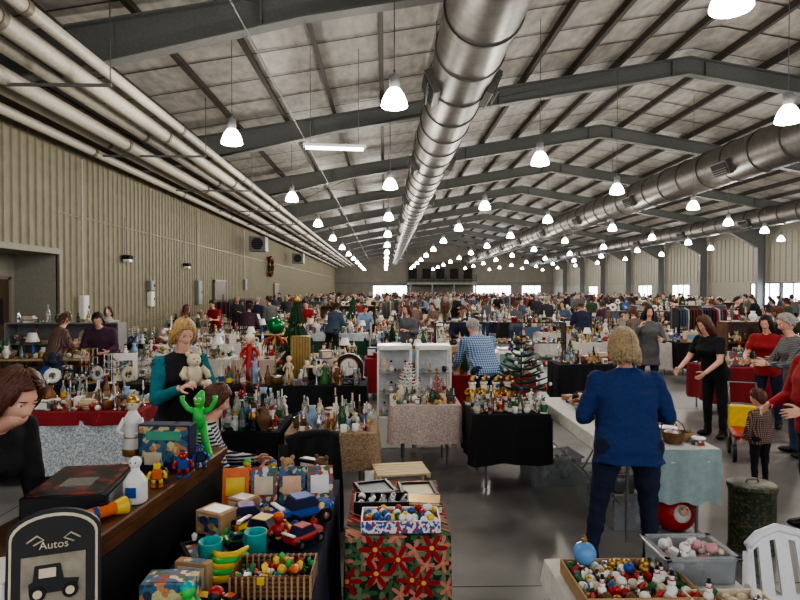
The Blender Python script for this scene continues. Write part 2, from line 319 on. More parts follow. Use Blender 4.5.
def i_heap(mb,r,cols=None):
    for k in range(11):
        a=r.uniform(0,6.3);q=r.uniform(0,.085); x,y=cos(a)*q,sin(a)*q; s=r.uniform(.012,.028); c=r.choice(cols or COLS); t=r.random()
        if t<.3: mb.sph((x,y,s),(s,s*r.uniform(.6,1),s),c,8,6)
        elif t<.55: mb.box((x,y,s*.7),(s*2,s*1.4,s*1.4),c,.002,(0,0,a))
        elif t<.8: mb.lathe([(0,0),(s*.8,0),(s*.5,s*1.2),(s*.7,s*2.4),(0,s*3)],c,8,(x,y,0))
        else: mb.tube([(x-s,y,s*.4),(x,y+s,s*.8),(x+s,y,s*.4)],s*.4,c,6)
def i_toyheap(mb,r): i_heap(mb,r,TOYC)
def i_riser(mb,r):
    h=r.uniform(.1,.32); c=r.choice([WHITE,BROWN,BLACK,LWOOD,GREY]); w=.3
    mb.box((0,0,h-.008),(w,.16,.016),c,.002); 
    for s in (-1,1): mb.box((s*(w/2-.01),0,h/2),(.014,.15,h),c)
    for x in (-.1,0,.1):
        put(mb,(x,0,h),r.uniform(-.5,.5),r.uniform(.6,.8),r.choice([i_santa,i_vase,i_snow,i_ball,i_mug,i_candle,i_bottle,i_tin,i_heap]),r)
        put(mb,(x,0,.0),0,.45,r.choice([i_ball,i_mug,i_tin,i_heap]),r)
def i_wire(mb,r):
    h=r.uniform(.3,.5); c=r.choice([SILVER,GOLD,BLACK,WHITE]); mb.lathe([(0,0),(.07,0),(.06,.012),(0,.016)],c,12); mb.cyl((0,0,0),(0,0,h),.005,.005,c,6)
    for z in (h*.5,h*.75,h):
        mb.tube([(.09*cos(t*pi/5),.09*sin(t*pi/5),z) for t in range(11)],.003,c,4,False)
        for t in range(8): a=t*pi/4; mb.cyl((.09*cos(a),.09*sin(a),z),(.09*cos(a),.09*sin(a),z-.06),.003,.002,WHITE,4); mb.sph((.09*cos(a),.09*sin(a),z-.07),.012,r.choice(XM),6,5)
ITEMS=[(i_ball,.05),(i_bottle,.045),(i_bottle,.045),(i_vase,.07),(i_mug,.06),(i_santa,.07),(i_tree,.14),(i_box,.13),(i_box,.13),(i_box,.13),(i_bigbox,.19),(i_bigbox,.19),(i_heap,.09),(i_heap,.09),(i_heap,.09),(i_riser,.15),(i_wire,.1),(i_frame,.15),(i_frame,.15),(i_lamp,.12),(i_plate,.1),(i_teddy,.1),(i_basket,.12),(i_candle,.05),(i_books,.11),(i_books,.11),(i_tin,.1),(i_clock,.15),(i_tray,.22),(i_bag,.09),(i_doll,.1)]
SMALL=[(i_heap,.085),(i_heap,.085),(i_mug,.055),(i_tin,.08),(i_candle,.045),(i_vase,.065),(i_bottle,.042),(i_ball,.045),(i_box,.1),(i_books,.1)]
def scatter(mb,w,d,seed,n,items=ITEMS,z=0,smin=.9,smax=1.25,ymax=None):
    r=random.Random(seed); P=[]
    for k in range(n*10):
        if len(P)>=n: break
        fn,q=r.choice(items); s=r.uniform(smin,smax); q*=s*.82
        if w/2-q<=0 or d/2-q<=0: continue
        x=r.uniform(-w/2+q,w/2-q); y=r.uniform(-d/2+q,d/2-q)
        if any((x-a)**2+(y-b)**2<(q+c)**2 for a,b,c in P): continue
        P.append((x,y,q)); put(mb,(x,y,z),r.uniform(-.6,.6),s,fn,r)
def clutter(name,x0,x1,y0,y1,z,seed,n,items=ITEMS,smin=.9,smax=1.2):
    mb=MB(); scatter(mb,x1-x0,y1-y0,seed,n,items,0,smin,smax); return mb.build(name,loc=((x0+x1)/2,(y0+y1)/2,z))
# ------------------------------------------------------------ tables
def table_mb(w,d,h,cloth,drop,trim=None,trimdrop=.15,seed=1,legs=True,top=None,fold=.018):
    mb=MB(); r=random.Random(seed)
    mb.box((0,0,h-.018),(w-.01,d-.01,.03),top or LWOOD,.006)
    if legs:
        for sx in (-1,1):
            x=sx*(w/2-.14)
            for sy in (-1,1): mb.cyl((x,sy*(d/2-.07),0),(x,sy*(d/2-.07),h-.03),.014,.014,STEEL,8)
            mb.cyl((x,-d/2+.07,h*.35),(x,d/2-.07,h*.35),.01,.01,STEEL,6); mb.cyl((x,0,h*.35),(x-sx*.25,0,h-.04),.008,.008,STEEL,6)
    if cloth:
        layers=[(cloth,drop,.004,0)]+([(trim,trimdrop,.009,2.)] if trim else [])
        for mat,dr,off,ph in layers:
            pts=[];nx=max(4,int(w/.035));ny=max(4,int(d/.035))
            for i in range(nx): pts.append((-w/2+w*i/nx,-d/2,0,-1))
            for i in range(ny): pts.append((w/2,-d/2+d*i/ny,1,0))
            for i in range(nx): pts.append((w/2-w*i/nx,d/2,0,1))
            for i in range(ny): pts.append((-w/2,d/2-d*i/ny,-1,0))
            n=len(pts);rows=7;vs=[];fs=[];a=r.uniform(0,6)
            for k in range(rows+1):
                t=k/rows
                for i,(x,y,nx_,ny_) in enumerate(pts):
                    s_=i*.035; o=off+t*(.02+fold*(sin(s_*17+a+ph)+.6*sin(s_*29+a*2)+.5*sin(s_*7)))
                    o=max(o,off); vs.append((x+nx_*o,y+ny_*o,h+off-dr*t*(1+.03*sin(s_*11+a))))
            for k in range(rows):
                for i in range(n): j=(i+1)%n; fs.append((k*n+i,k*n+j,(k+1)*n+j,(k+1)*n+i))
            mb.add(vs,fs,mat,True); mb.add(vs[:n],[tuple(range(n))],mat,False)
    return mb
def table(name,x0,x1,y0,y1,h=.75,cloth=None,drop=.6,trim=None,trimdrop=.15,seed=1,rz=0,top=None,legs=True,fold=.018):
    return table_mb(x1-x0,y1-y0,h,cloth,drop,trim,trimdrop,seed,legs,top,fold).build(name,loc=((x0+x1)/2,(y0+y1)/2,0),rot=rz)
C_RED=M('red_tablecloth',(128,26,34),.85,bump=.2,scale=60); C_WHITE=M('white_tablecloth',(204,202,196),.85); C_BLACK=M('black_tablecloth',(20,20,24),.85); C_CREAM=M('cream_lace_cloth',(186,166,156),.85,kind='cells',scale=110,col2=(202,184,172),col3=(174,154,146),col4=(212,196,184),bump=.3)
C_LACE=M('white_lace',(172,182,188),.85,kind='cells',scale=90,col2=(210,214,216),col3=(146,156,164),col4=(218,220,220),bump=.3); C_TAN=M('tan_brocade_cloth',(146,122,96),.85,kind='cells',scale=90,col2=(158,134,106),col3=(130,106,82),col4=(166,144,118))
C_FLOR=M('poinsettia_fabric',(20,40,28),.85,kind='floral',col2=(150,26,34)); C_TEAL=M('pale_teal_cloth',(144,162,160),.8); C_NAVY=M('navy_cloth',(28,34,52),.85); C_GREEN=M('green_cloth',(34,70,50),.85)
C_BLUE=M('faded_blue_cloth',(84,104,134),.85)
# ------------------------------------------------------------ people
def hand_mb(mat,curl=.35,hi=True):
    mb=MB()
    mb.sph((0,0,.045),(.037,.015,.05),mat,12,8); mb.sph((-.008,-.003,.06),(.034,.013,.034),mat,12,8); mb.sph((0,0,.0),(.024,.018,.028),mat,10,6); mb.sph((.022,-.006,.03),(.018,.014,.028),mat,10,6)
    sg=10 if hi else 6
    for x,L in ((-.029,.056),(-.010,.071),(.010,.078),(.029,.070)):
        p=Vector((x,0,.082-abs(x)*.25)); a=curl*.5
        for k,(fr,ra,rb) in enumerate(((.45,.0088,.008),(.32,.008,.0074),(.23,.0074,.006))):
            q=p+Vector((x*.12*fr,-sin(a)*L*fr,cos(a)*L*fr)); mb.caps(p,q,ra,rb,mat,sg); p=q; a+=curl
    p=Vector((.026,-.003,.022))
    for d,L,ra,rb in (((.75,-.35,.62),.04,.0125,.0105),((.45,-.45,.85),.03,.0105,.009),((.2,-.45,.95),.025,.009,.007)):
        q=p+Vector(d).normalized()*L; mb.caps(p,q,ra,rb,mat,sg); p=q
    return mb
def remesh(mb,vox,smooth=2):
    me=mb.mesh('tmp'); ob=bpy.data.objects.new('tmp',me); SC.collection.objects.link(ob)
    m=ob.modifiers.new('r','REMESH'); m.mode='VOXEL'; m.voxel_size=vox
    if smooth: s=ob.modifiers.new('s','SMOOTH'); s.factor=.5; s.iterations=smooth
    dg=bpy.context.evaluated_depsgraph_get(); e=ob.evaluated_get(dg); out=e.to_mesh()
    vs=[v.co.copy() for v in out.vertices]; ns=[v.normal.copy() for v in out.vertices]; fs=[tuple(p.vertices) for p in out.polygons]
    e.to_mesh_clear(); bpy.data.objects.remove(ob); bpy.data.meshes.remove(me)
    return vs,ns,fs
_dummy=M('hand_base',(200,150,125))
HANDS={}
def hand(curl,hi):
    k=(curl,hi)
    if k not in HANDS:
        h=hand_mb(_dummy,curl,hi)
        if hi: v,n,f=remesh(h,.0036,2)
        else: v,f=h.v,h.f
        HANDS[k]=(v,f)
    return HANDS[k]
LIP=M('lips',(176,92,88),.45); EYEW=M('eye_white',(235,232,228),.2); IRIS=M('iris',(50,35,25),.15)
def head_mesh(mb,Mx,skin,hairm,hi):
    o=mb.T; mb.T=o@Mx; seg,rg=(44,34) if hi else (20,16)
    vs=[];fs=[];idx=[]
    def D(p):
        x,y,z=p.x*.073,p.y*.093,p.z*.116
        if p.z<0:
            t=-p.z; x*=1-.28*t*t; 
            if p.y<0: y*=1-.38*t
            else: y*=1-.06*t
        if y>0: y*=.93
        if p.y>0:
            ax=abs(x)
            y+=.026*exp(-(x/(.010+.006*max(0,min(1,(-z+.01)/.04))))**2)*exp(-((z+.026)/.02)**2)+.008*exp(-(x/.009)**2)*exp(-((z-.002)/.018)**2)
            y-=.011*exp(-((ax-.031)/.015)**2-((z-.006)/.012)**2)
            y+=.004*exp(-((ax-.028)/.02)**2-((z-.03)/.009)**2)
            y+=.008*exp(-(x/.024)**2-((z+.060)/.008)**2)-.004*exp(-(x/.02)**2-((z+.078)/.006)**2)
            y+=.010*exp(-(x/.02)**2-((z+.096)/.014)**2)
            y+=.003*exp(-((ax-.045)/.015)**2-((z+.025)/.018)**2)
        return Vector((x,y,z))
    vs.append(D(Vector((0,0,-1))))
    for k in range(1,rg):
        t=-pi/2+pi*k/rg
        for i in range(seg): a=2*pi*i/seg+pi/2; vs.append(D(Vector((cos(a)*cos(t),sin(a)*cos(t),sin(t)))))
    vs.append(D(Vector((0,0,1)))); e=len(vs)-1
    for i in range(seg):
        j=(i+1)%seg; fs.append((0,1+j,1+i)); fs.append((e,1+(rg-2)*seg+i,1+(rg-2)*seg+j))
        for k in range(rg-2): fs.append((1+k*seg+i,1+k*seg+j,1+(k+1)*seg+j,1+(k+1)*seg+i))
    A=[];B=[]
    for f in fs:
        c=sum((vs[k] for k in f),Vector())/len(f)
        (B if (abs(c.x)<.023 and abs(c.z+.061)<.0075-abs(c.x)*.12 and c.y>.05) else A).append(f)
    mb.add(vs,A,skin); mb.add(vs,B,LIP)
    for s in (-1,1):
        mb.sph((s*.031,.0665,.006),.0118,EYEW,10,8); mb.sph((s*.031,.0745,.006),.0056,IRIS,8,6)
        mb.tube([(s*.016,.086,.026),(s*.03,.088,.031),(s*.046,.077,.027)],[.0022,.003,.0015],hairm,5)
        mb.sph((s*.074,-.004,-.004),(.009,.018,.029),skin,10,8,rot=(0,0,s*.35)); mb.sph((s*.076,.0,-.024),(.007,.009,.01),skin,8,6)
        mb.tube([(s*.018,.081,.012),(s*.031,.0805,.0165),(s*.044,.074,.011)],.0022,skin,5)
    mb.T=o
def hair_mesh(mb,Mx,mat,length,n,seed,curl=.01,vol=1.0):
    o=mb.T; mb.T=o@Mx; r=random.Random(seed); A=(.079*vol,.1*vol,.123*vol)
    def emin(a):
        f=abs(((a+pi)%(2*pi))-pi)
        if f<.75: return radians(42)
        if f<1.25: return radians(42-(f-.75)/.5*28)
        if f<1.9: return radians(14-(f-1.25)/.65*24)
        return radians(-10-min(1,(f-1.9)/.6)*30)
    def P(a,e,s=1.): 
        v=Vector((sin(a)*cos(e)*A[0]*s,cos(a)*cos(e)*A[1]*s-.006,sin(e)*A[2]*s+.002))
        if e<0: v.y=v.y if v.y>0 else v.y*(1-.2*(-sin(e)))
        return v
    seg,rg=36,10; vs=[];fs=[]
    for k in range(rg+1):
        for i in range(seg):
            a=2*pi*i/seg; e=pi/2+(emin(a)-pi/2)*k/rg; vs.append(P(a,e,1.0+.02*noise.noise(Vector((a*3,e*4,seed)))))
    for k in range(rg):
        for i in range(seg): j=(i+1)%seg; fs.append((k*seg+i,k*seg+j,(k+1)*seg+j,(k+1)*seg+i))
    mb.add(vs,fs,mat)
    for q in range(n):
        a=r.uniform(0,2*pi); f=abs(((a+pi)%(2*pi))-pi); e0=r.uniform(radians(35),radians(86)); em=emin(a)
        if f<.7:
            pts=[];sd=1 if a<pi else -1
            for k in range(5): t=k/4; pts.append(P(a+sd*t*.9*(0.9-f*.3),max(e0+(radians(36)-e0)*t,radians(30)),1.03+.03*sin(t*pi)))
            mb.tube(pts,[.006,.009,.009,.007,.003],mat,5,False); continue
        pts=[];rad=[]
        for k in range(5): t=k/4; pts.append(P(a+.12*sin(q),e0+(max(em,radians(-8))-e0)*t,1.03+.05*t)); rad.append(.005+.003*min(1,t*2))
        L=length*r.uniform(.8,1.1)
        if L>.02:
            last=pts[-1]; out=Vector((last.x,last.y,0)).normalized(); kk=5
            for k in range(1,kk+1):
                t=k/kk; w=curl*sin(t*6+q)*t
                pts.append(last+Vector((0,0,-L*t))+out*(.012*sin(t*2.6)-.02*t*t)+Vector((w,w*.7,0))+Vector((0,-.02*t if f<1.6 else 0,0))); rad.append(.008*(1-t)**.5+.002)
        mb.tube(pts,rad,mat,5,False)
    mb.T=o
def person(name,loc,rz,H=1.68,top=None,bottom=None,skin=None,hair=None,shoe=None,sleeve='long',lean=0,side=0,hp=0,hy=0,aL=None,aR=None,lL=None,lR=None,b=1.,hl=.1,hn=90,vox=.016,hi=True,headS=1.,curl=.35,seed=1,belly=0,coat=0,sleevem=None,bust=0,hvol=1.0,foldamp=.006,pants_short=False,hcurl=.01,asmesh=False):
    src=MB(); k=H
    L_top,L_bot,L_skin,L_shoe=top,bottom,skin,shoe or BLACK; slv=sleevem or top
    legs={}
    for s,l in ((-1,lL),(1,lR)):
        td,sd=l or ((s*.05,.02,-1),(s*.02,-.05,-1)); legs[s]=(Vector(td).normalized(),Vector(sd).normalized())
    th,sh=.245*k,.235*k
    low=min((legs[s][0]*th+legs[s][1]*sh).z for s in (-1,1)); pz=-low+.045*k
    pel=Vector((0,0,pz)); Rl=Euler((-radians(lean),radians(side),0)).to_matrix()
    def T(x,y,z): return pel+Rl@Vector((x,y,z))
    for s in (-1,1):
        hip=pel+Vector((s*.052*k*b,0,0)); kn=hip+legs[s][0]*th; an=kn+legs[s][1]*sh
        src.caps(hip,kn,.056*k*b**.7,.038*k,L_bot); src.caps(kn,an+Vector((0,0,.01)),.037*k,.026*k,L_bot); src.sph(hip+Vector((0,-.02*k,.0)),(.056*k*b,.06*k,.06*k),L_bot,14,10)
        src.cyl(an+Vector((0,0,.015)),an-Vector((0,0,.02*k)),.03*k,.033*k,L_bot,14)
        fd=Vector((s*.18,1,0)).normalized(); src.sph(an+Vector((0,0,-.022*k))+fd*.035*k,(.028*k,.075*k,.024*k),L_shoe,14,10,rot=(0,0,-s*.18)); src.sph(an+fd*-.005*k-Vector((0,0,.012*k)),(.025*k,.034*k,.034*k),L_shoe,12,8)
    rings=[(-.055,.100,.070,0),(-.02,.104,.074,0),(.05,.100,.070,.002),(.11,.090,.062+.03*belly,.01*belly*2),(.17,.092,.064+.02*belly,.004),(.215,.100,.070+.02*bust,.006+.012*bust),(.25,.104,.066,0),(.28,.098,.054,-.005),(.302,.07,.042,-.006),(.32,.035,.034,-.002)]
    if coat: rings=[(-.055-coat,.112,.085,0)]+rings
    seg=24;vs=[];fs=[]
    for (z,w,d,yo) in rings:
        w=w*k*(b if z<.24 else (1+(b-1)*.6)); d=d*k*(b if z<.24 else 1)
        for i in range(seg): a=2*pi*i/seg; c,s_=cos(a),sin(a); vs.append(T(w*math.copysign(abs(c)**.85,c),d*math.copysign(abs(s_)**.9,s_)+yo*k,z*k))
    n=len(rings)
    for q in range(n-1):
        for i in range(seg): j=(i+1)%seg; fs.append((q*seg+i,q*seg+j,(q+1)*seg+j,(q+1)*seg+i))
    fs+=[tuple(range(seg))[::-1],tuple(range((n-1)*seg,n*seg))]
    src.add(vs,fs,L_top)
    if bust:
        for s in (-1,1): src.sph(T(s*.045*k,.055*k,.2*k),(.045*k,.038*k,.042*k),L_top,12,8)
    nb=T(0,-.004*k,.31*k); hc=T(0,.018*k,.415*k+(.02 if headS>1.2 else 0)); src.caps(nb-Vector((0,0,.01)),hc-Vector((0,0,.045*k)),.031*k,.029*k,L_skin)
    wr={}
    for s,ar in ((-1,aL),(1,aR)):
        ud,fd=ar or ((s*.16,0,-1),(s*.02,.25,-1)); ud=Vector(ud).normalized(); fd=Vector(fd).normalized()
        shd=T(s*.098*k*(1+(b-1)*.6),-.004*k,.272*k); el=shd+ud*.172*k; w=el+fd*.145*k
        bb=b**.5
        src.sph(shd,.036*k*bb,L_top,14,10)
        if sleeve=='long': src.caps(shd,el,.034*k*bb,.029*k*bb,slv); src.caps(el,w-fd*.012,.028*k*bb,.021*k,slv)
        elif sleeve=='short':
            mid=shd.lerp(el,.6); src.caps(shd,mid,.035*k*bb,.032*k*bb,slv); src.caps(mid,el,.026*k*bb,.024*k,L_skin); src.caps(el,w,.024*k,.017*k,L_skin)
        src.caps(w-fd*.03,w+fd*.012,.0155*k,.0145*k,L_skin); wr[s]=(w,fd)
    bvh=BVHTree.FromPolygons(src.v,src.f)
    V,Nn,F=remesh(src,vox,2)
    lab=[]
    for f in F:
        c=(V[f[0]]+V[f[2]])*.5; hit=bvh.find_nearest(c); lab.append(src.m[hit[2]] if hit[2] is not None else 0)
    vl=[0]*len(V)
    for f,l in zip(F,lab):
        for q in f: vl[q]=l
    cl=[i for i,m in enumerate(src.mats) if m in (L_top,L_bot,slv)]
    V2=[]
    so=Vector((seed*3.1,0,0))
    for p,nn,l in zip(V,Nn,vl):
        if l in cl:
            a=noise.noise(Vector((p.x*9,p.y*9,p.z*14))+so)*1.2+abs(noise.noise(Vector((p.x*16,p.y*16,p.z*26))+so))-.2; p=p+nn*(foldamp*a+.003)
        V2.append(p)
    mb=MB()
    mb.v.extend(V2)
    mats=[mb.mi(m) for m in src.mats]
    for f,l in zip(F,lab): mb.f.append(f); mb.m.append(mats[l]); mb.s.append(True)
    hs=k/1.68*headS*.98
    Mh=Matrix.Translation(hc)@Matrix.Rotation(radians(hy),4,'Z')@Matrix.Rotation(radians(side*.5),4,'Y')@Matrix.Rotation(-radians(lean*.5+hp),4,'X')@Matrix.Scale(hs,4)
    head_mesh(mb,Mh,skin,hair,hi); hair_mesh(mb,Mh,hair,hl,hn if hi else 34,seed,hcurl,hvol)
    hv,hf=hand(curl,hi)
    for s in (-1,1):
        w,d=wr[s]; x=Vector((0,1,0.15)); x=(x-d*x.dot(d))
        if x.length<.5: x=Vector((-s*.3,0,1)); x=x-d*x.dot(d)
        x.normalize(); y=Vector((s,0,0)) if abs(d.x)<.8 else Vector((0,-1,0)); y=(y-d*y.dot(d)-x*y.dot(x))
        y=y.normalized() if y.length>.05 else d.cross(x)*s
        Mm=Matrix((( x.x,y.x,d.x),(x.y,y.y,d.y),(x.z,y.z,d.z))).to_4x4(); o=mb.T; mb.T=Matrix.Translation(w+d*.006)@Mm@Matrix.Scale(k/1.72,4); mb.add(hv,hf,skin); mb.T=o
    if asmesh: return mb.mesh(name)
    return mb.build(name,loc=loc,rot=radians(rz))
SK1=M('skin_fair',(222,170,145),.5,amt=.05); SK2=M('skin_tan',(190,135,105),.5,amt=.05); SK3=M('skin_dark',(120,78,56),.5,amt=.05)
def HM(n,c): return M(n,c,.45,amt=.35,scale=60,bump=.3)
H_BL=HM('hair_ash_blonde',(158,136,100)); H_BR=HM('hair_chestnut',(84,48,32)); H_DK=HM('hair_dark_brown',(40,28,22)); H_GR=HM('hair_grey',(150,146,140)); H_YB=HM('hair_blonde',(186,150,98))
def FB(n,c,**kw): return M(n,c,.85,amt=.12,scale=40,bump=.15,**kw)
JEAN=FB('dark_denim',(26,34,58)); JEAN2=FB('blue_denim',(48,62,90)); KNIT=FB('royal_blue_knit',(26,50,100)); TEEB=FB('black_cotton',(22,22,26)); TEER=FB('red_cotton',(142,30,36)); KHAKI=FB('khaki_cotton',(118,104,80)); GRYC=FB('grey_cotton',(90,92,96)); WHC=FB('white_cotton',(176,176,174)); NAVC=FB('navy_cotton',(30,36,60)); GRNC=FB('green_cotton',(50,70,54)); TEALC=FB('teal_cotton',(30,110,120)); CHAR=FB('charcoal_cotton',(46,46,50)); PURC=FB('plum_cotton',(64,38,56)); BRWC=FB('brown_cotton',(78,58,44)); SLATEC=FB('slate_cotton',(64,78,98))
PLB=M('blue_plaid_flannel',(50,76,124),.85,kind='plaid',scale=11,col2=(110,136,172),col3=(180,194,208)); PLR=M('brown_plaid_flannel',(104,62,50),.85,kind='plaid',scale=16,col2=(70,60,60),col3=(170,150,130)); PLG=M('grey_plaid_wool',(54,56,60),.85,kind='plaid',scale=16,col2=(86,88,90),col3=(134,134,130)); STR=M('striped_knit',(20,20,26),.85,kind='stripe',scale=12,col2=(190,190,195))
SH_B=M('black_leather_shoe',(22,20,20),.4); SH_W=M('white_sneaker',(190,190,188),.5); SH_BR=M('brown_boot',(80,52,34),.5)
# ============================================================ ROOM
YF=96.; XL=-8.; XR=27.; RX=9.5
WALL=M('olive_grey_liner_panel',(134,128,108),.6,amt=.1,scale=3.5); WALL2=M('grey_wall_panel',(146,144,134),.6,amt=.08); FLOORM=M('polished_concrete',(96,95,94),.34,kind='concrete',amt=.28,scale=1.3,col2=(132,130,128),bump=.03)
ROOF=M('vinyl_roof_insulation',(172,168,162),.45,amt=.25,scale=5,bump=.5,stretch=(1,.4,1)); FRAME=M('grey_steel_frame',(108,110,108),.5,amt=.1); PURL=M('purlin_steel',(68,62,58),.6); DUCT=M('galvanised_duct',(104,101,98),.42,.55,amt=.2,scale=6); DUCTB=M('duct_band',(84,82,80),.45,.5); PIPE=M('painted_pipe',(194,189,176),.5); DARK=M('dark_void',(28,28,30),.8); DOORM=M('brown_door',(74,56,42),.5); TRIM=M('tan_trim',(120,114,96),.5); DAY=M('daylight_pane',(235,242,255),.3,emis=6.)
mb=MB(); mb.box(((XL+XR)/2,YF/2-2,-.05),(XR-XL+4,YF+8,.1),FLOORM)
for y in range(4,96,6): mb.box(((XL+XR)/2,y,.0005),(XR-XL,.008,.001),DARK)
for x in (-4,2,8,14,20): mb.box((x+.6,YF/2,.0005),(.008,YF,.001),DARK)
mb.build('floor')
mb=MB(); WH=6.5; ry0,ry1,rh=9.0,14.8,2.86
def wseg(y0,y1,z0,z1): mb.box((XL-.05,(y0+y1)/2,(z0+z1)/2),(.1,y1-y0,z1-z0),WALL)
wseg(-4,ry0,0,WH); wseg(ry0,ry1,rh,WH); wseg(ry1,YF,0,WH)
y=-4.
while y<YF:
    z0=rh if ry0-.05<y<ry1+.05 else 0.
    mb.poly([(XL,y-.05),(XL+.04,y-.025),(XL+.04,y+.025),(XL,y+.05)],z0,5.95,WALL,'Z'); y+=.3
for z in (1.0,3.9): mb.box((XL+.045,(ry1+YF)/2,z),(.01,YF-ry1,.03),TRIM)
mb.box((XL-1.05,(ry0+ry1)/2,rh/2),(.1,ry1-ry0,rh),WALL2); mb.box((XL-.55,ry1+.05,rh/2),(1.1,.1,rh),WALL2); mb.box((XL-.55,ry0-.05,rh/2),(1.1,.1,rh),WALL2); mb.box((XL-.55,(ry0+ry1)/2,rh+.05),(1.1,ry1-ry0,.1),WALL2)
mb.build('wall_left')
mb=MB(); mb.box((XL+.06,(ry1+YF)/2,.08),(.03,YF-ry1,.16),TRIM); mb.build('baseboard_left')
mb=MB(); mb.box((XL+.06,ry1+.08,rh/2),(.05,.14,rh),TRIM); mb.box((XL+.06,(ry0+ry1)/2,rh+.08),(.05,ry1-ry0+.3,.14),TRIM); mb.build('trim_1')
def door(nm,x,y,w,h,sgn=1):
    mb=MB(); mb.box((x,y,h/2),(.06,w,h),DOORM,.006); 
    for s in (-1,1): mb.box((x,y+s*(w/2+.04),h/2+.03),(.1,.08,h+.06),TRIM)
    mb.box((x,y,h+.04),(.1,w+.16,.08),TRIM); mb.cyl((x+.03*sgn,y-w*.4,1),(x+.09*sgn,y-w*.4,1),.025,.03,SILVER,10); mb.box((x+.035*sgn,y+w*.2,1.5),(.01,.14,.6),DARK); mb.build(nm)
door('door_1',XL-.94,13.95,.95,2.25); door('door_2',XL+.1,29.0,1.9,2.4); door('door_3',XL+.1,44.0,1.9,2.4)
for i,(yy,zz,w,h,c) in enumerate([(15.9,1.55,.3,.62,WHITE),(20.4,2.15,.34,.34,GREY),(20.4,1.7,.3,.5,WHITE),(25.6,1.9,.5,1.0,GREY),(34,2.3,.4,.6,GREY)]):
    mb=MB(); mb.box((XL+.12,yy,zz),(.14,w,h),c,.01); mb.box((XL+.195,yy,zz),(.01,w*.85,h*.9),c,.003); mb.cyl((XL+.1,yy,zz+h/2),(XL+.1,yy,5.4),.02,.02,PIPE,8); mb.box((XL+.21,yy+w*.3,zz),(.02,.03,.08),BLACK); mb.build('electrical_panel')
for yy in (18.5,24.,):
    mb=MB(); mb.box((XL+.16,yy,3.0),(.24,.3,.12),DARK,.02); mb.box((XL+.16,yy,2.9),(.2,.24,.1),WHITE,.02); mb.cyl((XL+.08,yy,3.05),(XL+.08,yy,4.2),.015,.015,STEEL,8); mb.build('wall_light')
mb=MB(); RM=Matrix.Rotation(pi/2,4,'Y'); mb.T=Matrix.Translation((XL+.24,41.0,3.6))@RM
for k in range(28): a=k*2*pi/28; mb.sph((.6*cos(a),.6*sin(a),0),.13,DGREEN if k%4 else RED,7,5)
mb.build('christmas_wreath')
mb=MB(); mb.box((XR+.05,YF/2-2,WH/2),(.1,YF+8,WH),WALL2)
y=-4.
while y<YF: mb.poly([(XR,y-.05),(XR-.04,y-.025),(XR-.04,y+.025),(XR,y+.05)],2.6,5.95,WALL,'Z'); y+=.6
mb.build('wall_right')
for i,yy in enumerate((30.5,38.4,41.9,54.,61.5,77)):
    mb=MB(); w=3.2; mb.box((XR-.03,yy,1.5),(.04,w,1.9),DAY)
    for s in (-1,-.33,.33,1): mb.box((XR-.06,yy+s*w/2,1.5),(.08,.07,2.),DARK)
    for z in (.52,2.48): mb.box((XR-.06,yy,z),(.08,w,.07),DARK)
    mb.build('window_%d'%(i+1))
mb=MB(); mb.box(((XL+XR)/2,YF+.05,4.9),(XR-XL,.1,9.8),M('far_wall_panel',(128,124,116),.7,amt=.1,scale=1))
mb.box(((XL+XR)/2,YF-.02,3.1),(XR-XL,.06,.3),FRAME); mb.build('wall_back')
for i,(a,b_) in enumerate(((-1.9,3.5),(14.2,20.2),(22,25))):
    mb=MB(); mb.box(((a+b_)/2,YF-.05,1.45),(b_-a,.06,2.5),DAY)
    for k in range(4): mb.box((a+(b_-a)*k/3,YF-.1,1.4),(.07,.1,2.6),DARK)
    mb.box(((a+b_)/2,YF-.1,2.75),(b_-a+.2,.1,.15),DARK); mb.build('window_%d'%(i+7))
mb=MB(); mz=3.0; mb.box((8.8,YF-2.6,mz),(10.5,4.8,.3),FRAME); mb.box((8.8,YF-.4,mz+1.8),(10.3,.3,3.2),M('mezz_wall',(88,84,78),.7))
for k in range(12): mb.cyl((3.7+k*.93,YF-4.95,mz+.15),(3.7+k*.93,YF-4.95,mz+1.25),.03,.03,DARK,6)
for z in (.45,.8,1.25): mb.cyl((3.6,YF-4.95,mz+z),(14,YF-4.95,mz+z),.03,.03,DARK,6)
for k in range(5): mb.box((4.4+k*2.2,YF-.58,mz+1.6),(1.3,.06,1.6),DARK)
for k in range(4): mb.cyl((3.9+k*3.3,YF-4.8,0),(3.9+k*3.3,YF-4.8,mz),.12,.12,FRAME,10)
mb.build('mezzanine_balcony')
mb=MB(); ez,rz_=6.55,9.5
for xa,xb in ((XL-.1,RX),(XR+.1,RX)):
    mb.add([(xa,-4,ez),(xb,-4,rz_),(xb,YF,rz_),(xa,YF,ez),(xa,-4,ez+.12),(xb,-4,rz_+.12),(xb,YF,rz_+.12),(xa,YF,ez+.12)],[(0,1,2,3),(4,5,6,7),(0,1,5,4),(2,3,7,6)],ROOF,False)
mb.build('ceiling')
mb=MB()
for sgn,xe in ((1,XL),(-1,XR)):
    for k in range(12):
        t=(k+.4)/12; x=xe+(RX-xe)*t; z=ez+(rz_-ez)*t; mb.box((x,YF/2-2,z-.11),(.05,YF+4,.2),PURL); mb.box((x+.04,YF/2-2,z-.2),(.1,YF+4,.015),PURL)
yy=1.5
while yy<YF:
    for xa,xb in ((XL,RX),(XR,RX)):
        mb.add([(xa,yy-.03,ez-.02),(xb,yy-.03,rz_-.02),(xb,yy+.03,rz_-.02),(xa,yy+.03,ez-.02)],[(0,1,2,3)],PURL,False)
    yy+=1.54
mb.build('roof_purlins')
def slab(mb,p0,p1,w,t,y,mat):
    d=Vector((p1[0]-p0[0],0,p1[1]-p0[1])); a=-math.atan2(d.z,d.x); mb.box(((p0[0]+p1[0])/2,y,(p0[1]+p1[1])/2),(d.length,w,t),mat,0,(0,a,0))
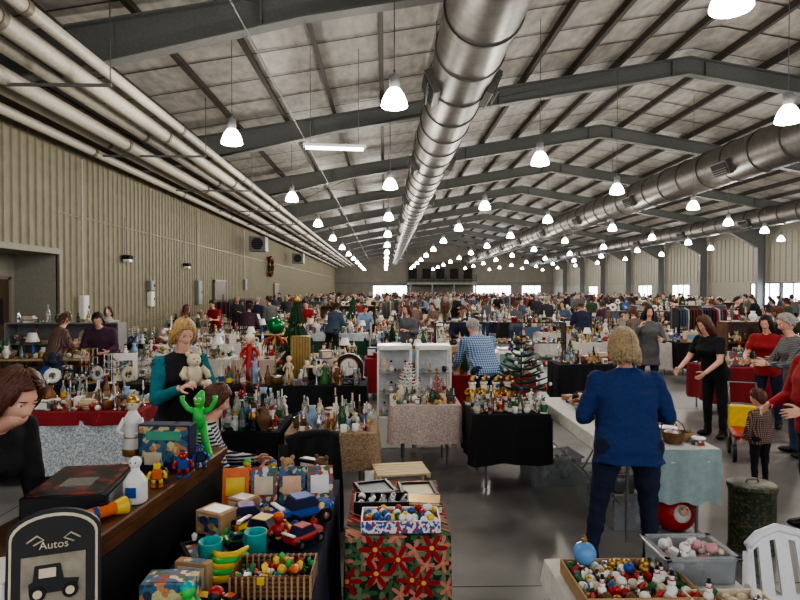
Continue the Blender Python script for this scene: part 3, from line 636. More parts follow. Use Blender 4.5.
mb=MB()
for x0,x1,s in ((XL,RX,1),(XR,RX,-1)):
    B=[(x0+s*.75,5.0),(x0+s*2.6,6.0),(x0+s*6.5,6.95),(x1,8.75)] if s<0 else [(x0+.1,5.55),(x0+2.6,5.98),(x0+6.5,6.9),(x1,8.75)]
    top=[(x0+s*.2,6.33),(x1,9.28)]
    pts=[top[0],top[1]]+B[::-1]+([(x0+s*.75,0),(x0+s*.2,0)] if s<0 else [(x0+.1,5.5)])
    mb.poly(pts,-.012,.012,FRAME)
    for a,b_ in zip(B[:-1],B[1:]): slab(mb,a,b_,.3,.03,0,FRAME)
    slab(mb,top[0],top[1],.3,.03,0,FRAME)
    if s<0: mb.box((x0+s*.75,0,2.5),(.03,.3,5),FRAME); mb.box((x0+s*.2,0,3),(.03,.3,6.2),FRAME)
    for t in (.33,.66,.97):
        xx=x0+(x1-x0)*t; zt=6.3+2.98*t; mb.box((xx,0,zt-.3),(.03,.26,.5),FRAME)
fm=mb.mesh('rigid_frame')
for k in range(12): inst('steel_roof_frame',fm,(0,3.3+7.7*k,0))
mb=MB()
for k in range(3,12,3):
    y0=3.3+7.7*k; y1=y0+7.7
    for a,b_ in ((XL+2,XL+8),(RX+4,RX+10)):
        zf=lambda x:(6.3+2.98*(x-XL)/(RX-XL) if x<RX else 6.3+2.98*(XR-x)/(XR-RX))-.1
        mb.cyl((a,y0,zf(a)),(b_,min(y1,YF),zf(b_)),.015,.015,PURL,6); mb.cyl((b_,y0,zf(b_)),(a,min(y1,YF),zf(a)),.015,.015,PURL,6)
mb.build('roof_bracing_rods')
mb=MB()
for x,z,r_ in ((-4.9,5.85,.10),(-5.35,5.75,.15),(-5.95,5.8,.11),(-6.5,5.65,.15),(-7.05,5.7,.10),(-7.5,5.55,.11)):
    mb.cyl((x,-3,z),(x,YF-1,z),r_,r_,PIPE,14)
    yy=2.
    while yy<90: mb.cyl((x,yy,z),(x,yy+.12,z),r_*1.18,r_*1.18,TRIM,14); yy+=5.3+abs(x)*.2
yy=5.
while yy<92:
    mb.box((-6.2,yy,5.52),(3.0,.05,.05),FRAME)
    for x in (-7.72,-4.72): mb.cyl((x,yy,5.52),(x,yy,6.5+(x-XL)*.168),.012,.012,STEEL,6)
    yy+=5.5
mb.build('overhead_pipe_run')
for x,dr in ((1.55,.62),(12.0,.68),(22.,.55)):
    mb=MB(); z=6.4 if x<20 else 6.2; mb.cyl((x,-3,z),(x,90,z),dr,dr,DUCT,36)
    yy=-3.
    while yy<90: mb.cyl((x,yy,z),(x,yy+.06,z),dr+.03,dr+.03,DUCTB,36); yy+=1.54
    yy=-2.9
    while yy<60:
        mb.cyl((x,yy,z),(x,yy+.015,z),dr+.007,dr+.007,DUCT,36,False); yy+=.19
    yy=4.6
    while yy<88:
        for s in (-1,1):
            a=radians(205 if s<0 else -25); c=Vector((x+cos(a)*(dr+.05),yy,z+sin(a)*(dr+.05))); mb.box(c,(.16,.95,.5),DUCTB,.01,(0,-a,0)); c2=Vector((x+cos(a)*(dr+.135),yy,z+sin(a)*(dr+.135))); mb.box(c2,(.02,.85,.4),DARK,0,(0,-a,0))
            for q in range(5):
                c3=c2+Vector((0,0,-.16+q*.08)); mb.box(c3+Vector((s*.012,0,0)),(.02,.85,.012),GREY,0,(0,-a,0))
        yy+=7.7
    yy=3.3
    while yy<88: 
        for s in (-1,1): mb.cyl((x+s*dr*.98,yy,z),(x+s*dr*.98,yy,6.9),.01,.01,STEEL,6)
        yy+=7.7
    mb.build('spiral_air_duct')
mb=MB()
for x,z in ((-2.4,6.5),(16,7.3)): mb.cyl((x,-3,z),(x,92,z),.014,.014,STEEL,8)
mb.build('ceiling_conduit')
LG=M('lit_refractor',(255,246,228),.3,emis=18.,amt=0); 
def zroof(x): return 6.3+2.98*((x-XL)/(RX-XL) if x<RX else (XR-x)/(XR-RX))
ld=bpy.data.lights.new('high_bay_bulb','POINT'); ld.energy=120; ld.color=(1,.94,.85); ld.shadow_soft_size=.16
for ci,(x,y0) in enumerate(((-3.05,4.4),(.15,9.6),(3.6,6.2),(7.0,10.3),(11.1,6),(15.4,11.2),(19.3,7),(23.5,12))):
    mb=MB(); h=zroof(x)-5.3
    mb.lathe([(.0,.32),(.07,.32),(.085,.30),(.085,.12),(.06,.10)],GREY,14); mb.lathe([(.05,.12),(.1,.09),(.16,.0),(.2,-.1),(.215,-.17),(.2,-.19)],LG,16); mb.lathe([(.2,-.19),(.12,-.21),(0,-.215)],LG,16)
    mb.tube([(0,0,.32),(0,0,.4)],.02,STEEL,6); mb.cyl((0,0,.4),(0,0,h+.2),.008,.008,STEEL,6)
    me=mb.mesh('high_bay_lamp')
    yy=y0
    while yy<90:
        o=inst('high_bay_lamp',me,(x,yy,5.1)); l=bpy.data.objects.new('bulb',ld); l.location=(0,0,-.42); SC.collection.objects.link(l); l.parent=o; yy+=7.7
FT=M('fluorescent_tube',(240,245,255),.3,emis=6,amt=0)
mb=MB(); mb.box((0,0,.05),(1.3,.22,.06),WHITE,.01); 
for s in (-1,1): mb.cyl((-.6,s*.06,0),(.6,s*.06,0),.02,.02,FT,8)
for s in (-1,1): mb.cyl((s*.5,0,.06),(s*.5,0,2.1),.006,.006,STEEL,6)
mb.build('fluorescent_fixture',loc=(-1.05,12.6,4.95),rot=.12)
mb=MB(); mb.box((0,0,0),(.9,.8,.8),GREY,.03); mb.cyl((0,-.41,0),(0,-.36,0),.32,.32,DARK,20)
for k in range(7): mb.box((0,-.42,-.3+k*.1),(.75,.03,.015),STEEL)
for sx in (-1,1): mb.cyl((sx*.4,0,.4),(sx*.4,0,1.0),.012,.012,STEEL,6)
hm=mb.mesh('unit_heater')
for p in ((-6.9,33,4.5),(-6.9,48,4.5)): inst('unit_heater',hm,p)
# ============================================================ BACKGROUND MARKET
variants=[]
for k in range(10): m_=MB(); scatter(m_,2.15,.74,100+k,70,ITEMS,0,.75,1.1); variants.append(m_.mesh('merchandise'))
def rack(mb,r,w=1.6,h=1.0,kinds=None,c=None,st=None):
    c=c or r.choice([BROWN,GREY,LWOOD,BLACK,DWOOD])
    for s in (-1,1): mb.box((s*w/2,0,h/2),(.025,.28,h),c)
    if r.random()<.4: mb.box((0,.14,h/2),(w,.015,h),c)
    for z in (.02,h*.36,h*.7,h): mb.box((0,0,z),(w,.28,.02),c)
    for z in (.03,h*.36+.01,h*.7+.01,h+.01):
        x=-w/2+.1
        while x<w/2-.08:
            put(mb,(x,0,z),r.uniform(-.4,.4),r.uniform(.6,.9),r.choice(kinds or [i_santa,i_bottle,i_vase,i_ball,i_bottle,i_mug,i_tin,i_candle,i_books,i_plate,i_box,i_heap,i_vase,i_teddy]),r); x+=st or r.uniform(.1,.17)
tallv=[]
for k in range(6): m_=MB(); r=random.Random(300+k); rack(m_,r); tallv.append(m_.mesh('display_shelf'))
# garment rack / banner variants for height variety
def i_garment(mb,r):
    for s in (-1,1): mb.cyl((s*.7,0,0),(s*.7,0,1.6),.015,.015,STEEL,8); mb.cyl((s*.7,-.25,.02),(s*.7,.25,.02),.015,.015,STEEL,8)
    mb.cyl((-.7,0,1.6),(.7,0,1.6),.015,.015,STEEL,8); x=-.62
    while x<.62:
        c=r.choice([NAVC,WHC,BRWC,GRYC,SLATEC,TEER,CHAR,KHAKI,PURC]); l=r.uniform(.6,.95)
        mb.poly([(-.2,1.5),(0,1.56),(.2,1.5),(.22,1.3),(.18,1.55-l),(-.18,1.55-l),(-.22,1.3)],x-.015,x+.015,c,'X'); x+=r.uniform(.05,.09)
treev=[]
for k,(c,h) in enumerate(((DGREEN,1.1),(WHITE,.9),(DGREEN,1.5),(SILVER,.7))): m_=MB(); i_tree(m_,random.Random(k),h,c,50); treev.append(m_.mesh('christmas_tree'))
tabs=[table_mb(2.2,.78,.75,c,d,tr,.2,s).mesh('table') for c,d,tr,s in ((C_WHITE,.55,None,1),(C_RED,.6,None,2),(C_BLACK,.66,None,3),(C_CREAM,.5,None,4),(C_GREEN,.6,C_LACE,5),(C_NAVY,.62,None,6),(C_WHITE,.62,None,7),(None,0,None,8),(C_TAN,.5,None,9),(C_BLACK,.6,None,10),(C_BLUE,.6,None,11))]
crowd=[]
tops=[NAVC,TEER,GRYC,PLB,WHC,TEEB,GRNC,PURC,BRWC,PLR,SLATEC,CHAR,PLG,TEEB,CHAR,NAVC,GRYC,SLATEC]
rr=random.Random(5)
for k,t in enumerate(tops):
    kind=k%4; a={0:(None,None),1:(((-.2,.3,-1),(.1,1,.1)),((.2,.3,-1),(-.1,1,.0))),2:(((-.3,.1,-1),(.5,.8,.3)),None),3:(((-.25,.2,-1),(.4,.9,-.2)),((.25,.2,-1),(-.4,.9,-.2)))}[kind]
    crowd.append(person('shopper',(0,0,0),0,rr.uniform(1.58,1.82),t,rr.choice([JEAN,JEAN2,TEEB,KHAKI,TEEB]),rr.choice([SK1,SK1,SK2,SK1]),rr.choice([H_BL,H_BR,H_DK,H_GR,H_DK]),rr.choice([SH_B,SH_W,SH_BR]),sleeve='short' if k%5==1 else 'long',lean=[4,16,7,24][kind],hp=[8,20,12,22][kind],aL=a[0],aR=a[1],b=rr.uniform(.95,1.25),hl=rr.choice([0,.02,.12,.2]),vox=.03,hi=False,seed=k+20,belly=rr.random()*.8,asmesh=True))
gm=[]
for k in range(2): m_=MB(); i_garment(m_,random.Random(k)); gm.append(m_.mesh('garment_rack'))
rr=random.Random(11)
lanes=[-6.3,-3.95,-1.6,.75,5.6,7.95,11.6,13.95,17.6,19.95,23.4]
yy=11.2; row=0
while yy<88:
    for lx in lanes:
        if rr.random()<(.08 if yy<40 else .3): continue
        x=lx+rr.uniform(-.05,.05); y=yy+rr.uniform(-.15,.15)
        if x>3 and yy<12.5 and x<7: continue
        inst('vendor_table',rr.choice(tabs),(x,y,0),rr.choice([0,pi])); inst('merchandise_assortment',rr.choice(variants),(x,y,.762),rr.choice([0,pi]))
        q=rr.random()
        if q<.22: inst('display_shelf',rr.choice(tallv),(x+rr.uniform(-.2,.2),y+.7,0),0,1.35)
        elif q<.32: inst('christmas_tree',rr.choice(treev),(x+rr.uniform(-.6,.6),y+.85,0),0,1.2)
        elif q<.38 and yy>13: inst('garment_rack',rr.choice(gm),(x,y+.8,0),0,1)
        near=(rr.choice([0,0,1]) if yy<14 else rr.choice([0,1,1,2])) if x<1.5 else rr.choice([1,1,2,2] if yy<50 else [1,2,2])
        if x<1.5 and yy>26: near=rr.choice([1,2,2])
        pxs=[]
        for _ in range(near):
            px=x+rr.uniform(-1.0,1.0); py=y-rr.uniform(.85,1.15)
            if any(abs(px-w_)<.55 for w_ in pxs): continue
            if 1.9<px<2.6 and yy<20: continue
            pxs.append(px); inst('shopper',rr.choice(crowd),(px,py,0),rr.uniform(-.8,.8)+(0 if rr.random()<.6 else pi),1)
    for lx in (2.9,3.6,9.8,15.8,21.7):
        if yy>13 and rr.random()<.7: inst('shopper',rr.choice(crowd),(lx+rr.uniform(-.4,.4),yy+rr.uniform(-1,1),0),rr.uniform(0,6.28))
    yy+=3.05; row+=1
# ============================================================ MIDGROUND TABLES
r=random.Random(3)
table('vendor_table',-4.5,-2.5,6.15,6.95,.75,C_LACE,.62,C_RED,.13,11); clutter('trinket_assortment',-4.48,-2.52,6.17,6.93,.762,21,130,SMALL,.6,.95)
table('vendor_table',-4.9,-2.7,8.0,8.8,.75,C_BLACK,.6,None,.1,12); clutter('boxed_merchandise',-4.88,-2.72,8.02,8.78,.755,22,80,[(i_box,.12),(i_box,.12),(i_bigbox,.18),(i_plate,.1),(i_frame,.14),(i_books,.1),(i_heap,.08),(i_wire,.09)],.85,1.2)
table('vendor_table',-7.4,-5.2,7.6,8.4,.75,C_WHITE,.6,None,.1,13); clutter('glassware_assortment',-7.35,-5.25,7.65,8.35,.755,23,100,[(i_bottle,.045),(i_vase,.065),(i_candle,.045),(i_mug,.055),(i_plate,.1),(i_wire,.09)],.9,1.2)
table('vendor_table',-2.45,-.25,7.8,8.6,.75,C_BLACK,.66,None,.1,14); clutter('antique_assortment',-2.42,-.28,7.82,8.2,.755,24,70,[(i_doll,.09),(i_riser,.14),(i_box,.11),(i_tin,.09),(i_candle,.045),(i_bottle,.045),(i_heap,.08),(i_vase,.06)],.75,1.0)
table('vendor_table',-1.55,-.93,5.25,6.05,.75,C_BLACK,.66,None,.1,15); clutter('glass_bottles',-1.53,-.95,5.27,6.03,.755,25,60,[(i_bottle,.04),(i_bottle,.04),(i_santa,.06),(i_vase,.06),(i_nut,.055),(i_candle,.04)],.75,1.05)
table('vendor_table',-.87,-.08,5.2,6.2,.75,C_TAN,.32,None,.1,16); clutter('silverware_and_glass',-.85,-.1,5.22,6.15,.755,26,80,[(i_mug,.055),(i_heap,.085),(i_vase,.06),(i_candle,.045),(i_tin,.08),(i_bottle,.04)],.5,.75)
table('vendor_table',.06,.82,6.45,7.2,.75,C_CREAM,.42,None,.1,17,fold=.01); table('vendor_table',.88,1.66,5.95,6.7,.75,C_BLACK,.5,None,.1,18)
clutter('figurine_assortment',.9,1.64,5.97,6.42,.755,27,70,[(i_santa,.06),(i_ball,.045),(i_mug,.055),(i_bottle,.04),(i_heap,.08),(i_snow,.055)],.5,.8)
clutter('ornament_assortment',.08,.8,6.47,6.9,.755,28,45,SMALL,.5,.8)
table('vendor_table',.0,2.2,8.7,9.5,.75,C_RED,.6,None,.1,19); clutter('wine_bottles_and_decor',.03,1.5,8.72,9.48,.755,29,90,[(i_bottle,.045),(i_tree,.13),(i_lamp,.1),(i_clock,.13),(i_riser,.14),(i_frame,.14),(i_heap,.08),(i_bigbox,.18)],.85,1.2)
mb=MB(); rack(mb,random.Random(77),2.6,1.35,[i_bottle,i_bottle,i_mug,i_tin],BLACK,.1); mb.build('bottle_display_rack',loc=(2.3,12.0,0))
def showcase(mb,r,w=.44,d=.34,h=1.3):
    mb.box((0,0,.2),(w,d,.4),WHITE,.008); mb.box((0,0,h-.03),(w,d,.06),WHITE,.008)
    for sx in (-1,1):
        for sy in (-1,1): mb.box((sx*(w/2-.012),sy*(d/2-.012),h/2+.17),(.024,.024,h-.4),WHITE)
    mb.box((0,d/2-.01,h/2+.17),(w-.03,.008,h-.42),M('case_back',(196,198,198),.5))
    for z in (.42,.68,.95):
        mb.box((0,0,z),(w-.03,d-.03,.01),GLASS)
        for x in (-.13,-.04,.05,.14): put(mb,(x,-.02,z+.006),r.uniform(-.5,.5),.65,r.choice([i_vase,i_ball,i_mug,i_candle,i_snow,i_bottle,i_heap]),r)
for k,x in enumerate((.12,.62)): mb=MB(); showcase(mb,r); mb.build('glass_display_case',loc=(x,7.72,0))
def single(name,fn,loc,rz=0,s=1,*a):
    mb=MB(); fn(mb,r,*a); ob=mb.build(name,loc=loc,rot=rz); ob.scale=(s,s,s); return ob
for k in range(4): single('gold_santa_figurine',i_santa,(.95+.13*k,6.5+.03*(k%2),.755),0,1.25,GOLD)
single('feather_tree',i_twig,(1.5,6.56,.755),0,1,.85,DGREEN); single('feather_tree',i_twig,(.28,7.03,.755),0,1,.45,WHITE); single('red_feather_tree',i_twig,(.62,7.05,.755),0,1,.28,RED)
single('mantel_clock',i_clock,(-.5,8.38,.755),0,1.5); single('mantel_clock',i_clock,(-.92,8.4,.755),0,1.1)
single('red_elf_doll',i_doll,(-1.88,8.38,.755),0,1.7,RED); single('christmas_tree',i_tree,(-1.35,9.15,.0),0,1,1.85,DGREEN,40); single('white_christmas_tree',i_twig,(-3.3,9.35,.0),0,1,1.6,WHITE)
mb=MB(); mb.sph((0,0,.75),.12,M('green_foil',(30,120,64),.2,.5),18,12); mb.cyl((0,0,0),(0,0,.62),.01,.01,GOLD,8); mb.lathe([(0,0),(.1,0),(.08,.02),(0,.03)],GOLD,14)
for k in range(8): a=k*pi/4; mb.tube([(cos(a)*.02,sin(a)*.02,.6),(cos(a)*.14,sin(a)*.14,.56),(cos(a)*.18,sin(a)*.18,.45)],[.02,.02,.004],RED if k%2 else GOLD,6)
mb.build('foil_ball_display',loc=(-1.52,8.36,.755))
mb=MB(); GB=M('gold_ribbed_box',(138,120,78),.4,.5); mb.box((0,0,.3),(.26,.2,.6),GB,.01)
for k in range(6): mb.box((-.1+k*.04,-.105,.3),(.012,.01,.56),GOLD)
mb.build('gold_storage_box',loc=(-1.19,8.46,.755))
mb=MB(); mb.box((0,0,.17),(.42,.36,.34),WHITE,.03); mb.box((0,-.185,.19),(.3,.01,.22),M('crt_screen',(130,150,150),.15),.004); mb.box((0,-.183,.04),(.34,.008,.03),DARK); mb.box((0,0,.36),(.3,.25,.03),WHITE,.01); mb.build('television_set',loc=(1.85,9.0,.755))
table('vendor_table',1.78,2.62,4.62,6.9,.75,C_WHITE,.1,None,.1,30,fold=.004)
mb=MB(); vs=[];fs=[];n=22
for k in range(9):
    for i in range(n): vs.append((2.0+.62*i/(n-1),4.6-.012-.012*sin(i*1.3)*(k/8)-.01*sin(i*.6),.757-.42*k/8*(1+.04*sin(i)) ))
for k in range(8):
    for i in range(n-1): fs.append((k*n+i,k*n+i+1,(k+1)*n+i+1,(k+1)*n+i))
mb.add(vs,fs,C_TEAL); mb.build('teal_cloth_drape')
clutter('craft_supplies',1.95,2.6,4.7,6.85,.757,31,100,[(i_tin,.09),(i_basket,.11),(i_box,.12),(i_heap,.08),(i_books,.1),(i_tray,.2),(i_mug,.055)],.6,1.0)
table('vendor_table',5.2,7.4,9.4,10.2,.75,C_RED,.55,None,.1,32); clutter('holiday_merchandise',5.25,7.35,9.45,10.15,.755,33,80,ITEMS,.8,1.1)
table('vendor_table',2.9,4.1,9.9,10.6,.75,C_BLACK,.6,None,.1,34); clutter('toy_merchandise',2.95,4.05,9.95,10.55,.755,35,50,ITEMS,.7,1.1)
table('vendor_table',6.6,8.6,7.4,8.2,.75,C_WHITE,.55,None,.1,36); clutter('doll_merchandise',6.65,8.55,7.45,8.15,.755,37,70,[(i_doll,.1),(i_box,.12),(i_teddy,.1),(i_heap,.08)],.8,1.1)
mb=MB(); GT=M('green_tin',(44,54,40),.45,kind='cells',scale=60,col2=(56,66,46),col3=(90,82,56),col4=(36,46,34))
mb.lathe([(0,0),(.165,0),(.17,.01),(.165,.02),(.165,.44),(.17,.45),(.172,.47),(.178,.475),(.178,.5),(.165,.51),(0,.515)],GT,28); mb.tube([(-.05,0,.51),(-.04,0,.54),(.04,0,.54),(.05,0,.51)],.006,STEEL,6); mb.build('popcorn_tin',loc=(2.84,4.55,0))
def tote(mb,w=.55,d=.38,h=.3,c=None,fill=None,seed=1):
    c=c or GLASS; t=.006; mb.box((0,0,t/2),(w*.9,d*.9,t),c)
    for s in (-1,1):
        mb.box((s*w*.47,0,h/2),(t,d*.93,h),c,0,(0,s*.06,0)); mb.box((0,s*d*.47,h/2),(w*.93,t,h),c,0,(-s*.06,0,0)); mb.box((s*w*.5,0,h),(.03,d+.03,.015),c,.004); mb.box((0,s*d*.5,h),(w+.03,.03,.015),c,.004)
    r_=random.Random(seed)
    for k in range(46):
        p=(r_.uniform(-w*.38,w*.38),r_.uniform(-d*.36,d*.36),.04+r_.uniform(0,h*.75)); s=r_.uniform(.018,.04)*(.7 if w<.4 else 1); cc=r_.choice(fill or COLS)
        if k%3: mb.sph(p,s,cc,8,6)
        else: mb.box(p,(s*2.4,s*1.6,s),cc,.003,(r_.random()*2,r_.random()*2,r_.random()*2))
CLR=M('translucent_plastic',(205,210,214),.2,trans=.75,amt=.02)
for i,(x,y,z,rz) in enumerate(((2.13,5.1,0,.1),(2.12,5.62,0,0),(1.72,6.2,0,.1))): mb=MB(); tote(mb,c=CLR,seed=i); mb.build('storage_tote',loc=(x,y,z),rot=rz)
mb=MB(); mb.sph((0,0,.15),(.17,.14,.16),RED,16,12); mb.sph((0,-.1,.17),(.08,.06,.08),WHITE,12,8); mb.sph((0,-.14,.2),(.045,.03,.04),SKINP,10,8); mb.lathe([(.05,.3),(.08,.34),(.0,.32)],RED,12); mb.sph((0,-.165,.2),.012,SKINP,8,6); mb.sph((.02,-.16,.225),.006,BLACK,6,5); mb.sph((-.02,-.16,.225),.006,BLACK,6,5); mb.build('santa_gift_sack',loc=(2.42,4.92,0))
mb=MB()
for k in range(5): mb.box((0,-.14+k*.07,.5),(.44,.06,.018),LWOOD,.004)
for s in (-1,1): mb.box((s*.2,0,.485),(.03,.36,.02),LWOOD)
for s in (-1,1):
    mb.cyl((s*.19,-.16,0),(s*.19,.14,.48),.014,.014,LWOOD,8); mb.cyl((s*.16,.16,0),(s*.16,-.14,.48),.014,.014,LWOOD,8)
mb.cyl((-.19,-.13,.05),(.19,-.13,.05),.01,.01,LWOOD,8); mb.cyl((-.16,.13,.05),(.16,.13,.05),.01,.01,LWOOD,8); mb.build('folding_wooden_stool',loc=(.13,5.0,0),rot=.15)
# ============================================================ FOREGROUND LEFT
a=math.atan2(-.11,1)
mb=MB(); mb.box((0,0,.955),(.5,1.65,.05),DWOOD,.008); mb.box((0,0,.9),(.46,1.6,.07),DWOOD,.004)
for sx in (-1,1):
    for sy in (-1,1): mb.box((sx*.21,sy*.77,.45),(.05,.05,.9),DWOOD,.006)
mb.box((0,0,.35),(.44,1.56,.03),DWOOD,.004); mb.box((.235,0,.62),(.008,1.55,.5),C_BLACK)
mb.build('wooden_sideboard',loc=(-1.365,3.13,0),rot=a)
table('toy_table',-.96,-.3,1.75,3.93,.75,C_NAVY,.66,None,.1,40)
table('vendor_table',-1.85,-1.06,1.5,2.2,.75,C_BLACK,.66,None,.1,41,fold=.008)
table('ornament_table',-.2,.33,3.02,3.9,.75,C_FLOR,.72,None,.1,42,fold=.01)
Z=.762
mb=MB(); i_tray(mb,random.Random(8),.4,.2,WHITE,[RED,BLUE,WHITE,YEL,GREEN,WHITE,SILVER,RED])
for k in range(24): mb.sph((random.Random(k).uniform(-.17,.17),random.Random(k+50).uniform(-.08,.08),.065),.02,[RED,BLUE,WHITE,GREEN,YEL,WHITE][k%6],8,6)
mb.box((0,-.106,.03),(.4,.004,.06),M('blue_white_print',(50,84,150),.5,kind='cells',scale=80,col2=(220,220,220),col3=(220,220,220),col4=(180,50,50))); mb.build('ornament_tray',loc=(.08,3.14,Z))
mb=MB(); i_tray(mb,random.Random(9),.3,.16,BLACK,[SILVER,GREY,BLACK,WHITE]); mb.build('jewelry_tray',loc=(-.02,3.4,Z))
def flatframe(name,loc,rz,w,d,c,p):
    mb=MB(); 
    for s in (-1,1): mb.box((s*w/2,0,.012),(.025,d+.025,.024),c,.004); mb.box((0,s*d/2,.012),(w,.025,.024),c,.004)
    mb.box((0,0,.006),(w,d,.01),p); mb.build(name,loc=loc,rot=rz)
flatframe('picture_frame',(.2,3.66,Z),.1,.2,.24,BLACK,CREAM); flatframe('picture_frame',(-.06,3.7,Z),.3,.2,.22,BLACK,GREY)
mb=MB(); i_books(mb,random.Random(4)); mb.build('book_stack',loc=(.22,3.38,Z))
def cup(x,y):
    mb=MB(); mb.lathe([(0,0),(.045,0),(.05,.01),(.05,.11),(.054,.12),(.046,.12),(.044,.012),(0,.012)],TEAL,20); mb.tube([(.048+.035*sin(t*pi/6),0,.06-.035*cos(t*pi/6)) for t in range(7)],.007,TEAL,8); mb.build('teal_plastic_cup',loc=(x,y,Z),rot=2.5)
cup(-.78,2.68); cup(-.6,2.78)
mb=MB()
for k in range(5): mb.tube([(-.06,.015*k,.012+.014*k),(-.02,.012*k-.02,.006+.014*k),(.03,.012*k-.015,.008+.014*k),(.065,.014*k+.01,.022+.014*k)],[.006,.014,.014,.006],LIME if k%2 else YEL,8)
mb.build('toy_bananas',loc=(-.69,2.57,Z)).scale=(1.3,)*3
mb=MB(); w,d,h=.32,.2,.09
for k in range(5):
    z=.01+k*.018; mb.tube([(-w/2,-d/2,z),(w/2,-d/2,z),(w/2,d/2,z),(-w/2,d/2,z),(-w/2,-d/2,z)],.0095,BROWN,6)
mb.box((0,0,.006),(w,d,.01),BROWN)
for k in range(14): mb.box((-w/2+w*k/13,-d/2,.045),(.008,.024,.09),TAN); mb.box((-w/2+w*k/13,d/2,.045),(.008,.024,.09),TAN)
r_=random.Random(2)
for k in range(5): put(mb,(r_.uniform(-.1,.1),r_.uniform(-.05,.05),.06),r_.uniform(0,6),.8,i_toyheap,r_)
mb.tube([(.08,-.03,.08),(.1,-.1,.12),(.11,-.15,.13)],[.022,.018,.003],ORG,8); mb.build('wicker_toy_basket',loc=(-.46,2.5,Z))
single('toy_race_car',i_car,(-.44,3.2,Z),.6,1.8,BLUE); single('toy_car',i_car,(-.6,2.97,Z),-.4,1.45,YEL); single('toy_car',i_car,(-.4,2.92,Z),.9,1.2,RED); single('toy_car',i_car,(-.72,3.14,Z),.3,1.5,PURP)
def i_fig(mb,r):
    c=r.choice(TOYC);c2=r.choice(TOYC)
    for s in (-1,1): mb.tube([(s*.018,0,.06),(s*.022,0,.012)],.012,c2,7); mb.tube([(s*.03,0,.105),(s*.05,-.01,.08),(s*.05,-.03,.065)],.009,c,7)
    mb.lathe([(0,.055),(.03,.055),(.034,.09),(.02,.115),(0,.12)],c,10); mb.sph((0,0,.14),.028,r.choice([SKINP,YEL,c,WHITE]),10,7); mb.sph((0,.004,.152),(.029,.027,.022),r.choice(TOYC),9,6)
TOYS=[(i_car,.07),(i_car,.07),(i_toyheap,.08),(i_toyheap,.08),(i_toyheap,.08),(i_fig,.05),(i_ball,.04),(i_box,.1)]
clutter('plastic_toy_pile',-.95,-.31,2.86,3.36,Z,51,60,TOYS,.6,1.0)
clutter('children_toys',-.92,-.5,1.8,2.38,Z,52,40,TOYS,.6,1.0)
clutter('stuffed_toys',-.94,-.32,3.55,3.92,Z,53,40,[(i_teddy,.08),(i_fig,.05),(i_box,.09),(i_toyheap,.08),(i_tin,.08)],.7,.95)
mb=MB()
for k in range(4):
    w=.15; mb.box((-.2+k*.16,.012*k,.105),(w,.012,.21),[ORG,PIC,PIC2,PIC][k],.002,(-.22,0,.1)); mb.box((-.2+k*.16,.012*k-.012,.11),(w*.7,.004,.1),[YEL,CREAM,SKINP,WHITE][k],0,(-.22,0,.1))
mb.build('storybook_row',loc=(-.66,3.46,Z))
flatframe('black_picture_book',(-.86,2.84,Z),.5,.16,.2,BLACK,PIC); 
mb=MB()
def arch(w,h,n=14): return [(-w/2,0),(w/2,0),(w/2,h-w*.28)]+[(w/2*cos(pi*t/n),h-w*.28+w*.28*sin(pi*t/n)) for t in range(1,n)]+[(-w/2,h-w*.28)]
SLATE=M('slate_board',(38,36,34),.6); mb.poly(arch(.28,.5),-.012,.012,BLACK); mb.poly(arch(.262,.488),-.016,-.01,CREAM); mb.poly(arch(.246,.478),-.019,-.012,SLATE)
mb.box((0,-.021,.27),(.19,.003,.17),M('sepia_print',(140,132,114),.6,amt=.3))
mb.T=Matrix.Translation((0,0,.035))
mb.poly([(-.07,.2),(.07,.2),(.075,.235),(.03,.24),(.02,.29),(-.055,.29),(-.06,.24),(-.072,.235)],-.026,-.02,BLACK)
for x in (-.045,.05): mb.cyl((x,-.029,.2),(x,-.022,.2),.024,.024,DARK,14); mb.cyl((x,-.031,.2),(x,-.022,.2),.014,.014,CREAM,10)
mb.box((-.017,-.028,.265),(.05,.003,.03),CREAM); mb.T=Matrix()
for s in (-1,1): mb.tube([(s*.08,-.02,.4),(s*.05,-.021,.42),(s*.03,-.02,.405),(s*.06,-.02,.39)],.003,CREAM,5)
sg=mb.build('vintage_car_sign',loc=(-1.1,2.0,Z)); sg.rotation_euler=(-.12,0,.35)
for i,(t,z,s) in enumerate((("Autos",.375,.036),("For Quality",.145,.034),("Transportation",.105,.03),("Look for it",.065,.03))):
    cu=bpy.data.curves.new('lettering','FONT'); cu.body=t; cu.size=s; cu.align_x='CENTER'; cu.extrude=.001; cu.materials.append(CREAM); to=bpy.data.objects.new('lettering_%d'%(i+1),cu); SC.collection.objects.link(to); to.parent=sg; to.location=(0,-.0205,z); to.rotation_euler=(pi/2,0,0)
mb=MB(); mb.box((0,0,.14),(.2,.24,.28),WHITE,.006); mb.box((0,-.122,.14),(.16,.003,.2),GREY); mb.box((0,-.124,.17),(.12,.003,.05),BLACK); mb.build('white_product_box',loc=(-1.36,2.06,Z),rot=.2)
clutter('boxed_toys',-.94,-.72,2.42,2.56,Z,55,4,[(i_box,.07)],.6,.8)
ZS=.982
mb=MB(); mb.box((0,0,.13),(.3,.1,.26),NAVY,.004); mb.box((0,-.052,.15),(.28,.003,.2),PIC2); mb.box((0,-.054,.2),(.2,.003,.05),M('box_title_green',(70,150,120),.4)); mb.box((-.06,-.054,.07),(.1,.003,.07),CREAM); mb.build('board_game_box',loc=(-1.24,3.44,ZS),rot=-.1)
mb=MB()
